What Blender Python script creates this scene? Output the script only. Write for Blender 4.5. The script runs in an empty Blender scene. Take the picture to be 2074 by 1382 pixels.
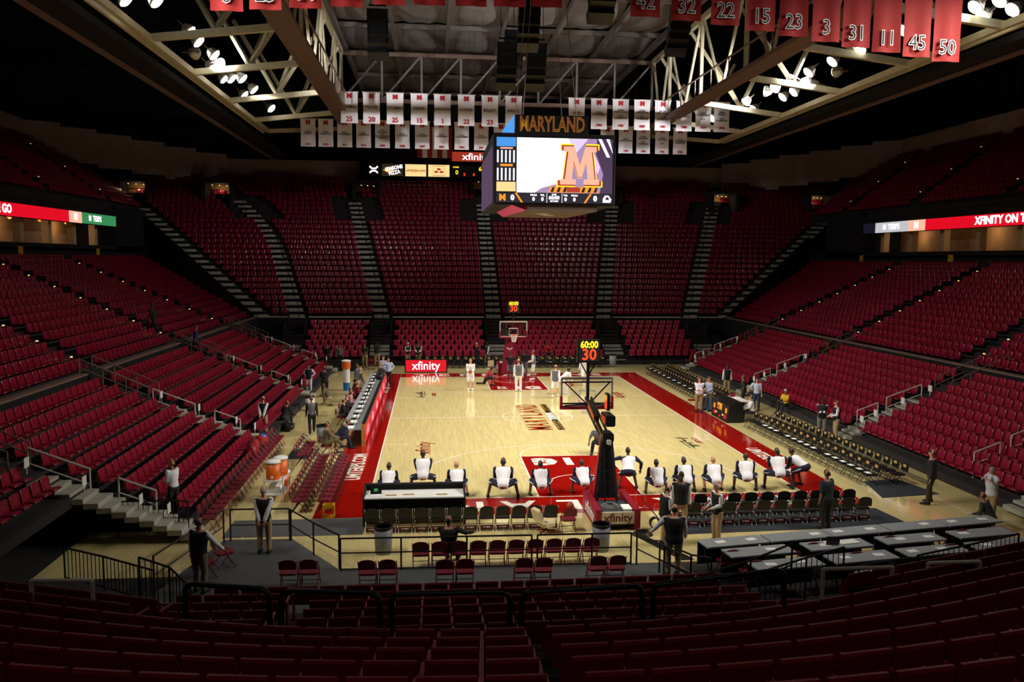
import bpy, bmesh, math, random
from mathutils import Vector, Matrix, Euler
random.seed(7)
R = math.radians
scn = bpy.context.scene
COL = scn.collection

# ------------------------------------------------------------------ camera
cam = bpy.data.objects.new('camera', bpy.data.cameras.new('camera'))
COL.objects.link(cam)
cam.data.sensor_width = 36.0
cam.data.lens = 1640.9 / 2074 * 36.0
cam.data.clip_end = 400
cam.data.clip_start = 0.05
YAW, PITCH, ROLL = 0.0996, -0.1007, 0.0083
fw = Vector((math.sin(YAW) * math.cos(PITCH), math.cos(YAW) * math.cos(PITCH), math.sin(PITCH)))
rt = Vector((math.cos(YAW), -math.sin(YAW), 0))
up = rt.cross(fw)
r2 = rt * math.cos(ROLL) + up * math.sin(ROLL)
u2 = up * math.cos(ROLL) - rt * math.sin(ROLL)
M = Matrix((r2, u2, -fw)).transposed().to_4x4()
M.translation = (-5.508, -41.389, 8.1666)
cam.matrix_world = M
scn.camera = cam
CAMP = Vector((-5.508, -41.389, 8.1666))


def px(p):
    d = Vector(p) - CAMP
    k = d.dot(fw)
    if k < 0.3:
        return (-9999, -9999)
    return (1037 + 1640.9 * d.dot(r2) / k, 691 - 1640.9 * d.dot(u2) / k)


# ------------------------------------------------------------------ world, exposure
w = bpy.data.worlds.new('arena_air')
scn.world = w
w.use_nodes = True
w.node_tree.nodes['Background'].inputs[0].default_value = (0.10, 0.085, 0.08, 1)
w.node_tree.nodes['Background'].inputs[1].default_value = 0.006
scn.view_settings.view_transform = 'Standard'
scn.view_settings.look = 'None'
scn.view_settings.gamma = 1.0
scn.view_settings.exposure = 0.0
scn.view_settings.use_curve_mapping = False
LAMP_W = 4300.0      # watts of each catwalk floodlight
LAMP_CONE = 76.0

# ------------------------------------------------------------------ helpers


def lin(c):
    out = []
    for v in c[:3]:
        v = v / 255.0
        out.append(v / 12.92 if v <= 0.04045 else ((v + 0.055) / 1.055) ** 2.4)
    return (out[0], out[1], out[2], 1.0)


MATS = {}


def mat(name, rgb, rough=0.6, vary=0.12, scale=6.0, metal=0.0, emit=0.0, spec=0.5, coat=0.0, bump=0.0):
    """procedural material: colour broken up by noise"""
    if name in MATS:
        return MATS[name]
    m = bpy.data.materials.new(name)
    m.use_nodes = True
    nt = m.node_tree
    b = nt.nodes['Principled BSDF']
    c = lin(rgb)
    b.inputs['Roughness'].default_value = rough
    b.inputs['Metallic'].default_value = metal
    b.inputs['Specular IOR Level'].default_value = spec
    b.inputs['Coat Weight'].default_value = coat
    b.inputs['Coat Roughness'].default_value = 0.1
    b.inputs['Base Color'].default_value = c
    if emit:
        b.inputs['Base Color'].default_value = (0.01, 0.01, 0.01, 1)
        b.inputs['Emission Color'].default_value = c
        b.inputs['Emission Strength'].default_value = emit
        m.cycles.emission_sampling = 'NONE' if emit < 3 else 'AUTO'
    elif vary:
        tc = nt.nodes.new('ShaderNodeTexCoord')
        nz = nt.nodes.new('ShaderNodeTexNoise')
        nz.inputs['Scale'].default_value = scale
        nz.inputs['Detail'].default_value = 4
        rp = nt.nodes.new('ShaderNodeValToRGB')
        rp.color_ramp.elements[0].position = 0.3
        rp.color_ramp.elements[1].position = 0.72
        rp.color_ramp.elements[0].color = tuple(x * (1 - vary) for x in c[:3]) + (1,)
        rp.color_ramp.elements[1].color = tuple(min(1, x * (1 + vary)) for x in c[:3]) + (1,)
        nt.links.new(tc.outputs['Object'], nz.inputs['Vector'])
        nt.links.new(nz.outputs['Fac'], rp.inputs['Fac'])
        nt.links.new(rp.outputs['Color'], b.inputs['Base Color'])
        if bump:
            bp = nt.nodes.new('ShaderNodeBump')
            bp.inputs['Strength'].default_value = bump
            bp.inputs['Distance'].default_value = 0.01
            nt.links.new(nz.outputs['Fac'], bp.inputs['Height'])
            nt.links.new(bp.outputs['Normal'], b.inputs['Normal'])
    MATS[name] = m
    return m


def wood_mat(name, rgb, rough, stain=None):
    m = bpy.data.materials.new(name)
    m.use_nodes = True
    nt = m.node_tree
    b = nt.nodes['Principled BSDF']
    tc = nt.nodes.new('ShaderNodeTexCoord')
    mp = nt.nodes.new('ShaderNodeMapping')
    mp.inputs['Rotation'].default_value = (0, 0, R(90))
    br = nt.nodes.new('ShaderNodeTexBrick')
    br.inputs['Scale'].default_value = 1.0
    br.inputs['Brick Width'].default_value = 1.1
    br.inputs['Row Height'].default_value = 0.0585
    br.inputs['Mortar Size'].default_value = 0.0018
    br.offset = 0.37
    c = lin(rgb)
    br.inputs['Color1'].default_value = tuple(x * 0.90 for x in c[:3]) + (1,)
    br.inputs['Color2'].default_value = tuple(min(1, x * 1.07) for x in c[:3]) + (1,)
    br.inputs['Mortar'].default_value = tuple(x * 0.72 for x in c[:3]) + (1,)
    nz = nt.nodes.new('ShaderNodeTexNoise')
    nz.inputs['Scale'].default_value = 3.0
    mp2 = nt.nodes.new('ShaderNodeMapping')
    mp2.inputs['Scale'].default_value = (6, 0.5, 1)
    mx = nt.nodes.new('ShaderNodeMixRGB')
    mx.blend_type = 'MULTIPLY'
    mx.inputs[0].default_value = 0.22
    nt.links.new(tc.outputs['Object'], mp.inputs['Vector'])
    nt.links.new(mp.outputs['Vector'], br.inputs['Vector'])
    nt.links.new(tc.outputs['Object'], mp2.inputs['Vector'])
    nt.links.new(mp2.outputs['Vector'], nz.inputs['Vector'])
    nt.links.new(br.outputs['Color'], mx.inputs[1])
    nt.links.new(nz.outputs['Color'], mx.inputs[2])
    nt.links.new(mx.outputs['Color'], b.inputs['Base Color'])
    b.inputs['Roughness'].default_value = rough
    b.inputs['Specular IOR Level'].default_value = 0.5
    MATS[name] = m
    return m


class MB:
    """collects shapes, builds ONE mesh object"""

    def __init__(s):
        s.v = []
        s.f = []

    def poly(s, pts, faces):
        o = len(s.v)
        s.v += [tuple(p) for p in pts]
        s.f += [tuple(i + o for i in f) for f in faces]
        return s

    def box(s, x0, x1, y0, y1, z0, z1):
        return s.poly([(x0, y0, z0), (x1, y0, z0), (x1, y1, z0), (x0, y1, z0), (x0, y0, z1), (x1, y0, z1), (x1, y1, z1), (x0, y1, z1)],
                      [(0, 3, 2, 1), (4, 5, 6, 7), (0, 1, 5, 4), (1, 2, 6, 5), (2, 3, 7, 6), (3, 0, 4, 7)])

    def rbox(s, x0, x1, y0, y1, z0, z1, c=0.02):
        """box with chamfered vertical-outline corners in the XZ outline (rounded panel), thickness along Y"""
        o = [(x0 + c, z0), (x1 - c, z0), (x1, z0 + c), (x1, z1 - c), (x1 - c * .35, z1 - c * .3), (x1 - c, z1), (x0 + c, z1), (x0 + c * .35, z1 - c * .3), (x0, z1 - c), (x0, z0 + c)]
        return s.prism([(a, b) for a, b in o], y0, y1)

    def prism(s, outline, y0, y1):
        """outline in XZ extruded along Y"""
        n = len(outline)
        pts = [(a, y0, b) for a, b in outline] + [(a, y1, b) for a, b in outline]
        fs = [tuple(range(n)), tuple(range(2 * n - 1, n - 1, -1))]
        fs += [(i, i + n, (i + 1) % n + n, (i + 1) % n) for i in range(n)]
        return s.poly(pts, fs)

    def slab(s, outline, z0, z1):
        """outline in XY extruded along Z"""
        n = len(outline)
        pts = [(a, b, z0) for a, b in outline] + [(a, b, z1) for a, b in outline]
        fs = [tuple(range(n - 1, -1, -1)), tuple(range(n, 2 * n))]
        fs += [(i, (i + 1) % n, (i + 1) % n + n, i + n) for i in range(n)]
        return s.poly(pts, fs)

    def xprism(s, outline, x0, x1):
        """outline in YZ extruded along X"""
        n = len(outline)
        pts = [(x0, a, b) for a, b in outline] + [(x1, a, b) for a, b in outline]
        fs = [tuple(range(n - 1, -1, -1)), tuple(range(n, 2 * n))]
        fs += [(i, (i + 1) % n, (i + 1) % n + n, i + n) for i in range(n)]
        return s.poly(pts, fs)

    def loft(s, rings, cap=True):
        """rings: list of lists of points, same length"""
        n = len(rings[0])
        o = len(s.v)
        for r in rings:
            s.v += [tuple(p) for p in r]
        for k in range(len(rings) - 1):
            for i in range(n):
                j = (i + 1) % n
                s.f.append((o + k * n + i, o + k * n + j, o + (k + 1) * n + j, o + (k + 1) * n + i))
        if cap:
            s.f.append(tuple(o + i for i in range(n - 1, -1, -1)))
            e = o + (len(rings) - 1) * n
            s.f.append(tuple(e + i for i in range(n)))
        return s

    def tube(s, pts, r, n=6):
        """tube through points; r scalar or list"""
        pts = [Vector(p) for p in pts]
        rr = r if isinstance(r, (list, tuple)) else [r] * len(pts)
        rings = []
        for i, p in enumerate(pts):
            if i == 0:
                d = pts[1] - p
            elif i == len(pts) - 1:
                d = p - pts[i - 1]
            else:
                d = (pts[i + 1] - p).normalized() + (p - pts[i - 1]).normalized()
            d.normalize()
            a = Vector((1, 0, 0)) if abs(d.x) < 0.8 else Vector((0, 1, 0))
            b = d.cross(a).normalized()
            a = b.cross(d).normalized()
            rings.append([p + (a * math.cos(t) + b * math.sin(t)) * rr[i] for t in [2 * math.pi * k / n for k in range(n)]])
        return s.loft(rings)

    def bar(s, p0, p1, wd, ht):
        """rectangular bar between two points"""
        p0, p1 = Vector(p0), Vector(p1)
        d = (p1 - p0).normalized()
        a = d.cross(Vector((0, 0, 1)))
        if a.length < 0.01:
            a = Vector((1, 0, 0))
        a.normalize()
        b = a.cross(d).normalized()
        rings = [[p + a * sx * wd / 2 + b * sz * ht / 2 for sx, sz in ((-1, -1), (1, -1), (1, 1), (-1, 1))] for p in (p0, p1)]
        return s.loft(rings)

    def lathe(s, prof, cx=0, cy=0, n=14):
        """prof: (r,z) list"""
        rings = [[(cx + r * math.cos(2 * math.pi * k / n), cy + r * math.sin(2 * math.pi * k / n), z) for k in range(n)] for r, z in prof]
        return s.loft(rings)

    def ball(s, c, rx, ry, rz, nu=10, nv=7):
        rings = []
        for i in range(nv + 1):
            t = math.pi * (i + 0.02) / (nv + 0.04) - math.pi / 2
            rings.append([(c[0] + rx * math.cos(t) * math.cos(2 * math.pi * k / nu), c[1] + ry * math.cos(t) * math.sin(2 * math.pi * k / nu), c[2] + rz * math.sin(t)) for k in range(nu)])
        return s.loft(rings)

    def disc(s, c, r, n=16, z=None):
        return s.slab([(c[0] + r * math.cos(2 * math.pi * k / n), c[1] + r * math.sin(2 * math.pi * k / n)) for k in range(n)], c[2], c[2] + (z or 0.004))

    def mesh(s, name, m, smooth=False):
        me = bpy.data.meshes.new(name)
        me.from_pydata(s.v, [], s.f)
        me.materials.append(m)
        if smooth:
            me.polygons.foreach_set('use_smooth', [True] * len(me.polygons))
        me.update()
        return me

    def build(s, name, m, parent=None, smooth=False):
        return put(name, s.mesh(name, m, smooth), parent)


def put(name, data, parent=None, loc=None, rot=None, scale=None):
    o = bpy.data.objects.new(name, data)
    COL.objects.link(o)
    if parent is not None:
        o.parent = parent
    if loc is not None:
        o.location = loc
    if rot is not None:
        o.rotation_euler = rot
    if scale is not None:
        o.scale = scale
    return o


def tag(o, label=None, cat=None, group=None, kind=None):
    if label:
        o['label'] = label
    if cat:
        o['category'] = cat
    if group:
        o['group'] = group
    if kind:
        o['kind'] = kind
    return o


def thing(name, label, cat, loc=(0, 0, 0), rz=0.0, group=None, kind=None):
    o = put(name, None, None, loc, (0, 0, rz))
    o.empty_display_size = 0.1
    return tag(o, label, cat, group, kind)


def struct(name, mb, m, label, cat='structure', parent=None):
    o = mb.build(name, m, parent)
    if parent is None:
        tag(o, label, cat, None, 'structure')
    return o


KIDS = {}


def dup(root, label, loc, rz, group=None):
    """copy of a thing with its parts and sub-parts"""
    if root.name not in KIDS:
        KIDS[root.name] = [(c, list(c.children)) for c in root.children]
    r = root.copy()
    COL.objects.link(r)
    r.location = loc
    r.rotation_euler = (0, 0, rz)
    r['label'] = label
    if group:
        r['group'] = group
    for c, gs in KIDS[root.name]:
        n = c.copy()
        COL.objects.link(n)
        n.parent = r
        for g in gs:
            q = g.copy()
            COL.objects.link(q)
            q.parent = n
    return r


class Series:
    """first use moves the prototype itself, later uses copy it"""

    def __init__(s, root):
        s.root = root
        s.used = False

    def place(s, label, loc, rz, group=None):
        if not s.used:
            s.used = True
            KIDS[s.root.name] = [(c, list(c.children)) for c in s.root.children]
            s.root.location = loc
            s.root.rotation_euler = (0, 0, rz)
            s.root['label'] = label
            if group:
                s.root['group'] = group
            return s.root
        return dup(s.root, label, loc, rz, group)


ORD = ['zeroth', 'first', 'second', 'third', 'fourth', 'fifth', 'sixth', 'seventh', 'eighth', 'ninth', 'tenth', 'eleventh', 'twelfth',
       'thirteenth', 'fourteenth', 'fifteenth', 'sixteenth', 'seventeenth', 'eighteenth', 'nineteenth', 'twentieth']


def nth(i):
    if i < len(ORD):
        return ORD[i]
    t = {2: 'twenty', 3: 'thirty', 4: 'forty'}[i // 10]
    return t + '-' + ORD[i % 10] if i % 10 else {30: 'thirtieth', 40: 'fortieth'}.get(i, t)


TXT = {}


def text_mesh(s, size, m, bold=0.0, ext=0.003, align='CENTER', sx=1.0):
    """flat lettering as a mesh in the XY plane, centred"""
    key = (s, size, m.name, bold, ext, align, sx)
    if key in TXT:
        return TXT[key]
    c = bpy.data.curves.new('lettering', 'FONT')
    c.body = s
    c.size = size
    c.align_x = align
    c.align_y = 'CENTER'
    c.extrude = ext
    c.offset = bold
    c.resolution_u = 2
    c.space_line = 0.85
    o = bpy.data.objects.new('lettering', c)
    COL.objects.link(o)
    dg = bpy.context.evaluated_depsgraph_get()
    me = bpy.data.meshes.new_from_object(o.evaluated_get(dg), depsgraph=dg)
    bpy.data.objects.remove(o)
    bpy.data.curves.remove(c)
    me.materials.clear()
    me.materials.append(m)
    if sx != 1.0:
        me.transform(Matrix.Diagonal((sx, 1, 1, 1)))
    me.name = 'lettering'
    TXT[key] = me
    return me


def text(s, size, m, parent, loc, rot, name='lettering', bold=0.0, align='CENTER', ext=0.003, sx=1.0):
    return put(name, text_mesh(s, size, m, bold, ext, align, sx), parent, loc, rot)


UP = (R(90), 0, 0)            # upright lettering that faces -Y (the camera's side)
# ------------------------------------------------------------------ materials
m_wood = wood_mat('court_maple', (228, 209, 146), 0.08)
m_redpaint = mat('court_red_paint', (150, 18, 11), 0.09, 0.08, 3)
m_white_paint = mat('court_white_paint', (240, 236, 222), 0.2, 0.03)
m_gold = mat('court_gold_paint', (206, 160, 40), 0.25, 0.05)
m_blackpaint = mat('court_black_paint', (22, 20, 18), 0.25, 0.05)
m_concrete = mat('grey_concrete', (166, 164, 150), 0.85, 0.12, 3, bump=0.2)
m_dark = mat('dark_concrete', (38, 32, 32), 0.9, 0.15, 2)
m_black = mat('black_plaster', (14, 13, 14), 0.85, 0.1, 2)
m_blackmetal = mat('black_metal', (16, 16, 18), 0.4, 0.05)
m_blackplastic = mat('black_plastic', (20, 20, 19), 0.38, 0.06)
m_blackvinyl = mat('black_vinyl', (15, 15, 14), 0.42, 0.08)
m_maroon = mat('maroon_plastic', (126, 12, 42), 0.24, 0.07, 4, coat=0.3)
m_seat_near = mat('maroon_seat_shell', (112, 10, 26), 0.45, 0.08, 5)
m_arm = mat('maroon_armrest', (140, 52, 58), 0.4, 0.06)
m_maroonvinyl = mat('maroon_vinyl', (116, 20, 36), 0.5, 0.08)
m_maroonpad = mat('maroon_pad', (140, 12, 40), 0.45, 0.06)
m_grey = mat('grey_carpet', (82, 84, 84), 0.95, 0.15, 30)
m_greydeck = mat('grey_deck', (80, 82, 82), 0.7, 0.1, 4)
m_tabletop = mat('grey_laminate', (152, 156, 158), 0.45, 0.05, 4)
m_white = mat('white_plastic', (232, 232, 228), 0.45, 0.04)
m_paper = mat('white_paper', (245, 245, 240), 0.8, 0.02)
m_steel = mat('galvanised_steel', (214, 210, 196), 0.4, 0.06, 8, metal=0.2)
m_truss = mat('cream_painted_steel', (205, 196, 158), 0.5, 0.08, 3)
m_trussdim = mat('brown_painted_steel', (120, 96, 84), 0.6, 0.1, 3)
m_tan = mat('tan_emblem', (196, 160, 92), 0.6, 0.1, 20)
m_orange = mat('orange_plastic', (226, 104, 20), 0.4, 0.05)
m_blue = mat('blue_plastic', (40, 110, 190), 0.4, 0.05)
m_cream = mat('cream_plastic', (216, 200, 160), 0.5, 0.06)
m_net = mat('white_net', (236, 232, 224), 0.8, 0.02)
m_rim = mat('orange_rim', (220, 80, 20), 0.4, 0.03)
m_glassframe = mat('silver_frame', (214, 212, 206), 0.35, 0.03, metal=0.3)
m_band = mat('pale_concrete', (176, 150, 138), 0.9, 0.08, 2)
m_cloth = mat('white_cloth', (240, 236, 236), 0.85, 0.03, 2)
m_redcloth = mat('red_cloth', (160, 20, 18), 0.8, 0.05, 2)
m_ink = mat('black_ink', (30, 26, 34), 0.8, 0.0)
m_redink = mat('red_ink', (176, 14, 30), 0.8, 0.0)
m_ceiling = mat('ceiling_fabric', (128, 120, 116), 0.95, 0.15, 1.5)
m_ball = mat('basketball_leather', (170, 84, 40), 0.6, 0.08, 30)
e_white = mat('led_white', (255, 248, 255), emit=1.6)
e_lav = mat('led_lavender', (196, 160, 210), emit=0.75)
e_purple = mat('led_purple', (92, 62, 104), emit=0.6)
e_navy = mat('led_navy', (26, 24, 44), emit=0.7)
e_red = mat('led_red', (228, 8, 34), emit=1.0)
e_pink = mat('led_pink', (255, 140, 150), emit=1.3)
e_blue = mat('led_blue', (70, 150, 230), emit=1.1)
e_green = mat('led_green', (60, 150, 90), emit=0.8)
e_yellow = mat('led_yellow', (255, 226, 20), emit=1.5)
e_amber = mat('led_amber', (255, 150, 40), emit=1.1)
e_scarlet = mat('led_scarlet', (255, 66, 20), emit=1.5)
e_salmon = mat('led_salmon', (255, 178, 150), emit=1.15)
e_dark = mat('led_off', (12, 10, 12), emit=0.3)
e_sign = mat('sign_cream', (255, 224, 150), emit=1.0)
e_signred = mat('sign_red', (196, 60, 40), emit=0.8)
e_warm = mat('warm_lamp', (255, 214, 140), emit=1.1)
e_lamp = mat('floodlight_glow', (255, 252, 244), emit=15.0)
e_tan = mat('suite_glow', (120, 84, 52), emit=0.35)
glass = bpy.data.materials.new('clear_acrylic')
glass.use_nodes = True
_b = glass.node_tree.nodes['Principled BSDF']
_nt = glass.node_tree
_tr = _nt.nodes.new('ShaderNodeBsdfTransparent')
_gl = _nt.nodes.new('ShaderNodeBsdfGlossy')
_gl.inputs['Roughness'].default_value = 0.05
_mx = _nt.nodes.new('ShaderNodeMixShader')
_mx.inputs[0].default_value = 0.06
_nt.links.new(_tr.outputs[0], _mx.inputs[1])
_nt.links.new(_gl.outputs[0], _mx.inputs[2])
_nt.links.new(_mx.outputs[0], _nt.nodes['Material Output'].inputs[0])
# ================================================================== FLOOR AND COURT
base = MB().box(-60, 60, -60, 70, -0.4, -0.06)
struct('floor', base, m_dark, 'dark concrete arena floor beneath the stands', 'floor')
court = struct('floor_court', MB().box(-15.6, 15.6, -20.6, 22.5, -0.06, 0.0), m_wood, 'pale maple basketball court floor', 'floor')
CW, CL = 7.62, 14.325


def paint(name, mb, m, label=None):
    o = mb.build(name, m, court)
    if label:
        o['label'] = label
    return o


AX, AY = 9.25, 16.15
for nm, b in (('apron_paint', (-AX, -CW - .025, -AY, AY)), ('apron_paint', (CW + .025, AX, -AY, AY)), ('apron_paint', (-CW, CW, CL + .025, AY)), ('apron_paint', (-CW, CW, -AY, -CL - .025))):
    paint(nm, MB().box(b[0], b[1], b[2], b[3], 0.0, 0.003), m_redpaint, 'glossy red painted border around the court')
for s in (-1, 1):
    y0, y1 = sorted((s * CL, s * (CL - 5.79)))
    paint('key_paint', MB().box(-1.83, 1.83, y0, y1, 0.0, 0.003), m_redpaint, 'red painted free throw lane')
LW = 0.05


def ln(x0, x1, y0, y1):
    paint('court_line', MB().box(x0, x1, y0, y1, 0.003, 0.006), m_white_paint)


def arc(cx, cy, r, a0, a1, n=40):
    mb = MB()
    q = []
    for i in range(n + 1):
        t = R(a0 + (a1 - a0) * i / n)
        q.append((cx + (r - LW / 2) * math.cos(t), cy + (r - LW / 2) * math.sin(t), 0.006))
        q.append((cx + (r + LW / 2) * math.cos(t), cy + (r + LW / 2) * math.sin(t), 0.006))
    mb.poly(q, [(2 * i, 2 * i + 1, 2 * i + 3, 2 * i + 2) for i in range(n)])
    paint('court_line', mb, m_white_paint)


for s in (-1, 1):
    ln(s * CW - LW / 2, s * CW + LW / 2, -CL, CL)
    ln(-CW, CW, s * CL - LW / 2, s * CL + LW / 2)
    for t in (-1, 1):
        y0, y1 = sorted((s * CL, s * (CL - 5.79)))
        ln(t * 1.83 - LW / 2, t * 1.83 + LW / 2, y0, y1)
        y0, y1 = sorted((s * CL, s * (CL - 1.6)))
        ln(t * 6.32 - LW / 2, t * 6.32 + LW / 2, y0, y1)
        x0, x1 = sorted((t * CW, t * (CW - 1.1)))
        ln(x0, x1, s * 6.0 - LW / 2, s * 6.0 + LW / 2)
        for k in range(4):
            yy = s * (CL - 2.13 - k * 0.9)
            ln(min(t * 1.85, t * 2.05), max(t * 1.85, t * 2.05), yy - .03, yy + .03)
    ln(-1.83, 1.83, s * (CL - 5.79) - LW / 2, s * (CL - 5.79) + LW / 2)
    hy = s * (CL - 1.575)
    if s < 0:
        arc(0, -CL + 5.79, 1.83, 0, 180)
        a = math.degrees(math.asin((-(CL - 1.6) - hy) / 6.32)) if abs((-(CL - 1.6) - hy) / 6.32) < 1 else 0
        arc(0, hy, 6.32, a, 180 - a, 60)
        arc(0, hy, 1.22, 0, 180)
    else:
        arc(0, CL - 5.79, 1.83, 180, 360)
        arc(0, hy, 6.32, 180, 360, 60)
        arc(0, hy, 1.22, 180, 360)
ln(-CW, CW, -LW / 2, LW / 2)
arc(0, 0, 1.83, 0, 360, 60)
for y in (6.2, -6.2):
    ln(-13.5, -10.2, y * 1.0 - .02, y + .02)
for x in (-11.0, 12.0):
    ln(x - .02, x + .02, -19.5, -12 if x < 0 else -14.5)

# lettering on the floor (z up; rotation about z)
FZ = 0.0075


def ftext(s, size, x, y, rz, m, bold=0.02, sx=1.0, label=None):
    o = text(s, size, m, court, (x, y, FZ), (0, 0, R(rz)), 'floor_lettering', bold, sx=sx, ext=0.001)
    if label:
        o['label'] = label
    return o


for i, ch in enumerate('MARYLAND'):
    ftext(ch, 1.45, 6.1 - i * 1.743, -15.22, 180, m_white_paint, 0.035, 1.15)
for i, ch in enumerate('TERRAPINS'):
    ftext(ch, 1.45, -6.2 + i * 1.55, 15.22, 0, m_white_paint, 0.035, 1.15)
ftext('UMTERPS.COM', 0.78, -8.4, -9.7, 90, m_white_paint, 0.02, 0.78)
ftext('UMTERPS.COM', 0.78, -8.4, 9.9, 90, m_white_paint, 0.02, 0.78)
ftext('UMTERPS.COM', 0.78, 8.4, -9.7, -90, m_white_paint, 0.02, 0.78)
ftext('xfinity', 0.95, -5.85, -6.75, 90, m_redpaint, 0.0, 0.95)
ftext('xfinity', 0.95, 5.85, 6.4, -90, m_redpaint, 0.008, 0.95)
# big lettering over the centre circle: gold outline, red face
for i, ch in enumerate('MARYLAND'):
    yy = -3.0 + i * 0.86
    put('floor_lettering', text_mesh(ch, 1.62, m_blackpaint, 0.05, 0.0008, sx=0.62), court, (-0.2, yy, 0.0072), (0, 0, R(90)))
    put('floor_lettering', text_mesh(ch, 1.62, m_gold, 0.042, 0.0008, sx=0.62), court, (-0.2, yy, 0.0082), (0, 0, R(90)))
    put('floor_lettering', text_mesh(ch, 1.62, m_redpaint, 0.012, 0.0008, sx=0.62), court, (-0.2, yy, 0.0092), (0, 0, R(90)))
paint('logo_stripe', MB().box(0.58, 0.92, -3.4, 3.5, 0.006, 0.0075), m_blackpaint, 'black stripe with yellow flag checks')
random.seed(3)
for y0, y1 in ((-3.3, -1.35), (1.35, 3.4)):
    y = y0
    k = 0
    while y < y1:
        q = MB()
        if k % 2:
            q.poly([(0.61, y, .0085), (0.72, y, .0085), (0.72, y + .13, .0085), (0.61, y + .2, .0085)], [(0, 1, 2, 3)])
        else:
            q.poly([(0.78, y + .05, .0085), (0.88, y - .02, .0085), (0.88, y + .13, .0085), (0.78, y + .13, .0085)], [(0, 1, 2, 3)])
        paint('flag_check', q, m_gold)
        y += 0.2
        k += 1
ftext('TERPS', 0.46, 0.74, 0.0, 90, m_white_paint, 0.03, 1.55)
# conference logos in the keys
for s, rz in ((-1, 180), (1, 0)):
    yy = s * 9.42
    ftext('B', 1.45, -1.05 * -s if s < 0 else -1.05, yy, rz, m_white_paint, -0.012, 0.95)
    ftext('1', 1.45, 0.02, yy, rz, m_white_paint, 0.085, 1.0)
    ftext('G', 1.45, 0.95 * s, yy, rz, m_white_paint, 0.085, 0.95)
# signature marks with a small red word beside them


def strokes(pts_list, x, y, rz, m, wd=0.045):
    mb = MB()
    for pts in pts_list:
        for (a, b), (c, d) in zip(pts, pts[1:]):
            L = math.hypot(c - a, d - b) or 1
            nx, ny = -(d - b) / L * wd / 2, (c - a) / L * wd / 2
            mb.poly([(a + nx, b + ny, 0), (a - nx, b - ny, 0), (c - nx, d - ny, 0), (c + nx, d + ny, 0)], [(0, 1, 2, 3)])
    me = mb.mesh('signature', m)
    return put('signature', me, court, (x, y, 0.008), (0, 0, R(rz)))


SIG = [[(-1.0, -.1), (-.8, .28), (-.7, .3), (-.82, 0), (-.95, -.25), (-.75, -.1), (-.6, .08), (-.5, -.06), (-.38, .1), (-.3, -.05), (-.2, .08), (-.25, -.3), (-.1, .05)],
       [(.05, .25), (.1, -.12), (.25, .2), (.32, -.1), (.5, .35)], [(.45, -.05), (.52, .08), (.56, -.08), (.7, .4), (.66, -.06), (.8, .35), (.78, -.05), (.95, .06), (1.05, -.04), (1.25, .03)], [(-.2, -.22), (1.1, -.16)]]
strokes(SIG, -6.1, 7.1, 90, m_blackpaint)
ftext('COURT', 0.34, -5.35, 7.1, 90, m_redpaint, 0.01)
strokes(SIG, 5.95, -6.4, -90, m_blackpaint)
ftext('COURT', 0.34, 6.55 - 1.3 + 1.25, -6.1, -90, m_redpaint, 0.01)

# grey floor mats beside the court
struct('floor_mat_bench', MB().box(-11.6, -7.55, -17.75, -16.2, 0.0, 0.012), m_grey, 'grey carpet strip behind the maroon team bench', 'floor mat')
struct('floor_mat_baseline', MB().slab([(2.1, -18.45), (9.4, -18.15), (9.2, -16.4), (2.1, -16.5)], 0.0, 0.012), mat('navy_mat', (44, 48, 54), 0.9, 0.1, 20), 'dark floor mat beneath the double row of black chairs', 'floor mat')
struct('floor_mat_sideline', MB().slab([(10.1, -15.3), (12.4, -15.0), (12.0, -13.0), (10.6, -13.2)], 0.0, 0.012), MATS['navy_mat'], 'dark mat at the end of the sideline chairs', 'floor mat')
struct('floor_mat_sideline', MB().box(-11.4, -10.3, -8.4, -6.6, 0.0, 0.012), MATS['navy_mat'], 'small dark mat beside the short row of maroon chairs', 'floor mat')
# near platform
struct('floor_platform', MB().slab([(-11.4, -18.25), (-9.5, -18.3), (-7.9, -20.75), (1.0, -20.95), (1.8, -23.3), (-12.4, -23.3)], 0.0, 0.12), m_greydeck, 'low grey platform with maroon folding chairs', 'platform')

# ================================================================== STANDS
FAR_Y, FAR_Z, FAR_T, FAR_R, FAR_N = 26.5, 3.2, 0.75, 0.49, 27


def far_xl(y):
    return -19.9 - 0.97 * (y - 26.5)


def far_xr(y):
    return 20.4 + 1.12 * (y - 26.5)


def far_z(y):
    return FAR_Z + FAR_R / FAR_T * (y - FAR_Y)


FAR_AISLES = [lambda y: -16.4 - 0.36 * (y - 26.6) - (0.03 * (y - 34) ** 2 if y > 34 else 0), lambda y: -9.55 - 0.225 * (y - 26.6), lambda y: -0.28, lambda y: 9.04 + 0.263 * (y - 26.6), lambda y: 16.64 + 0.46 * (y - 26.6)]
mb = MB()
for k in range(FAR_N):
    y0, y1 = FAR_Y + k * FAR_T, FAR_Y + (k + 1) * FAR_T
    z = FAR_Z + k * FAR_R
    xl, xr, xl2, xr2 = far_xl(y0), far_xr(y0), far_xl(y1), far_xr(y1)
    mb.poly([(xl, y0, z - FAR_R - .1), (xr, y0, z - FAR_R - .1), (xr, y0, z), (xl, y0, z), (xr2, y1, z), (xl2, y1, z)], [(0, 1, 2, 3), (3, 2, 4, 5)])
struct('floor_terrace_far', mb, m_dark, 'steep dark terrace of the far end stand', 'terrace')

SEATS = {}


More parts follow.
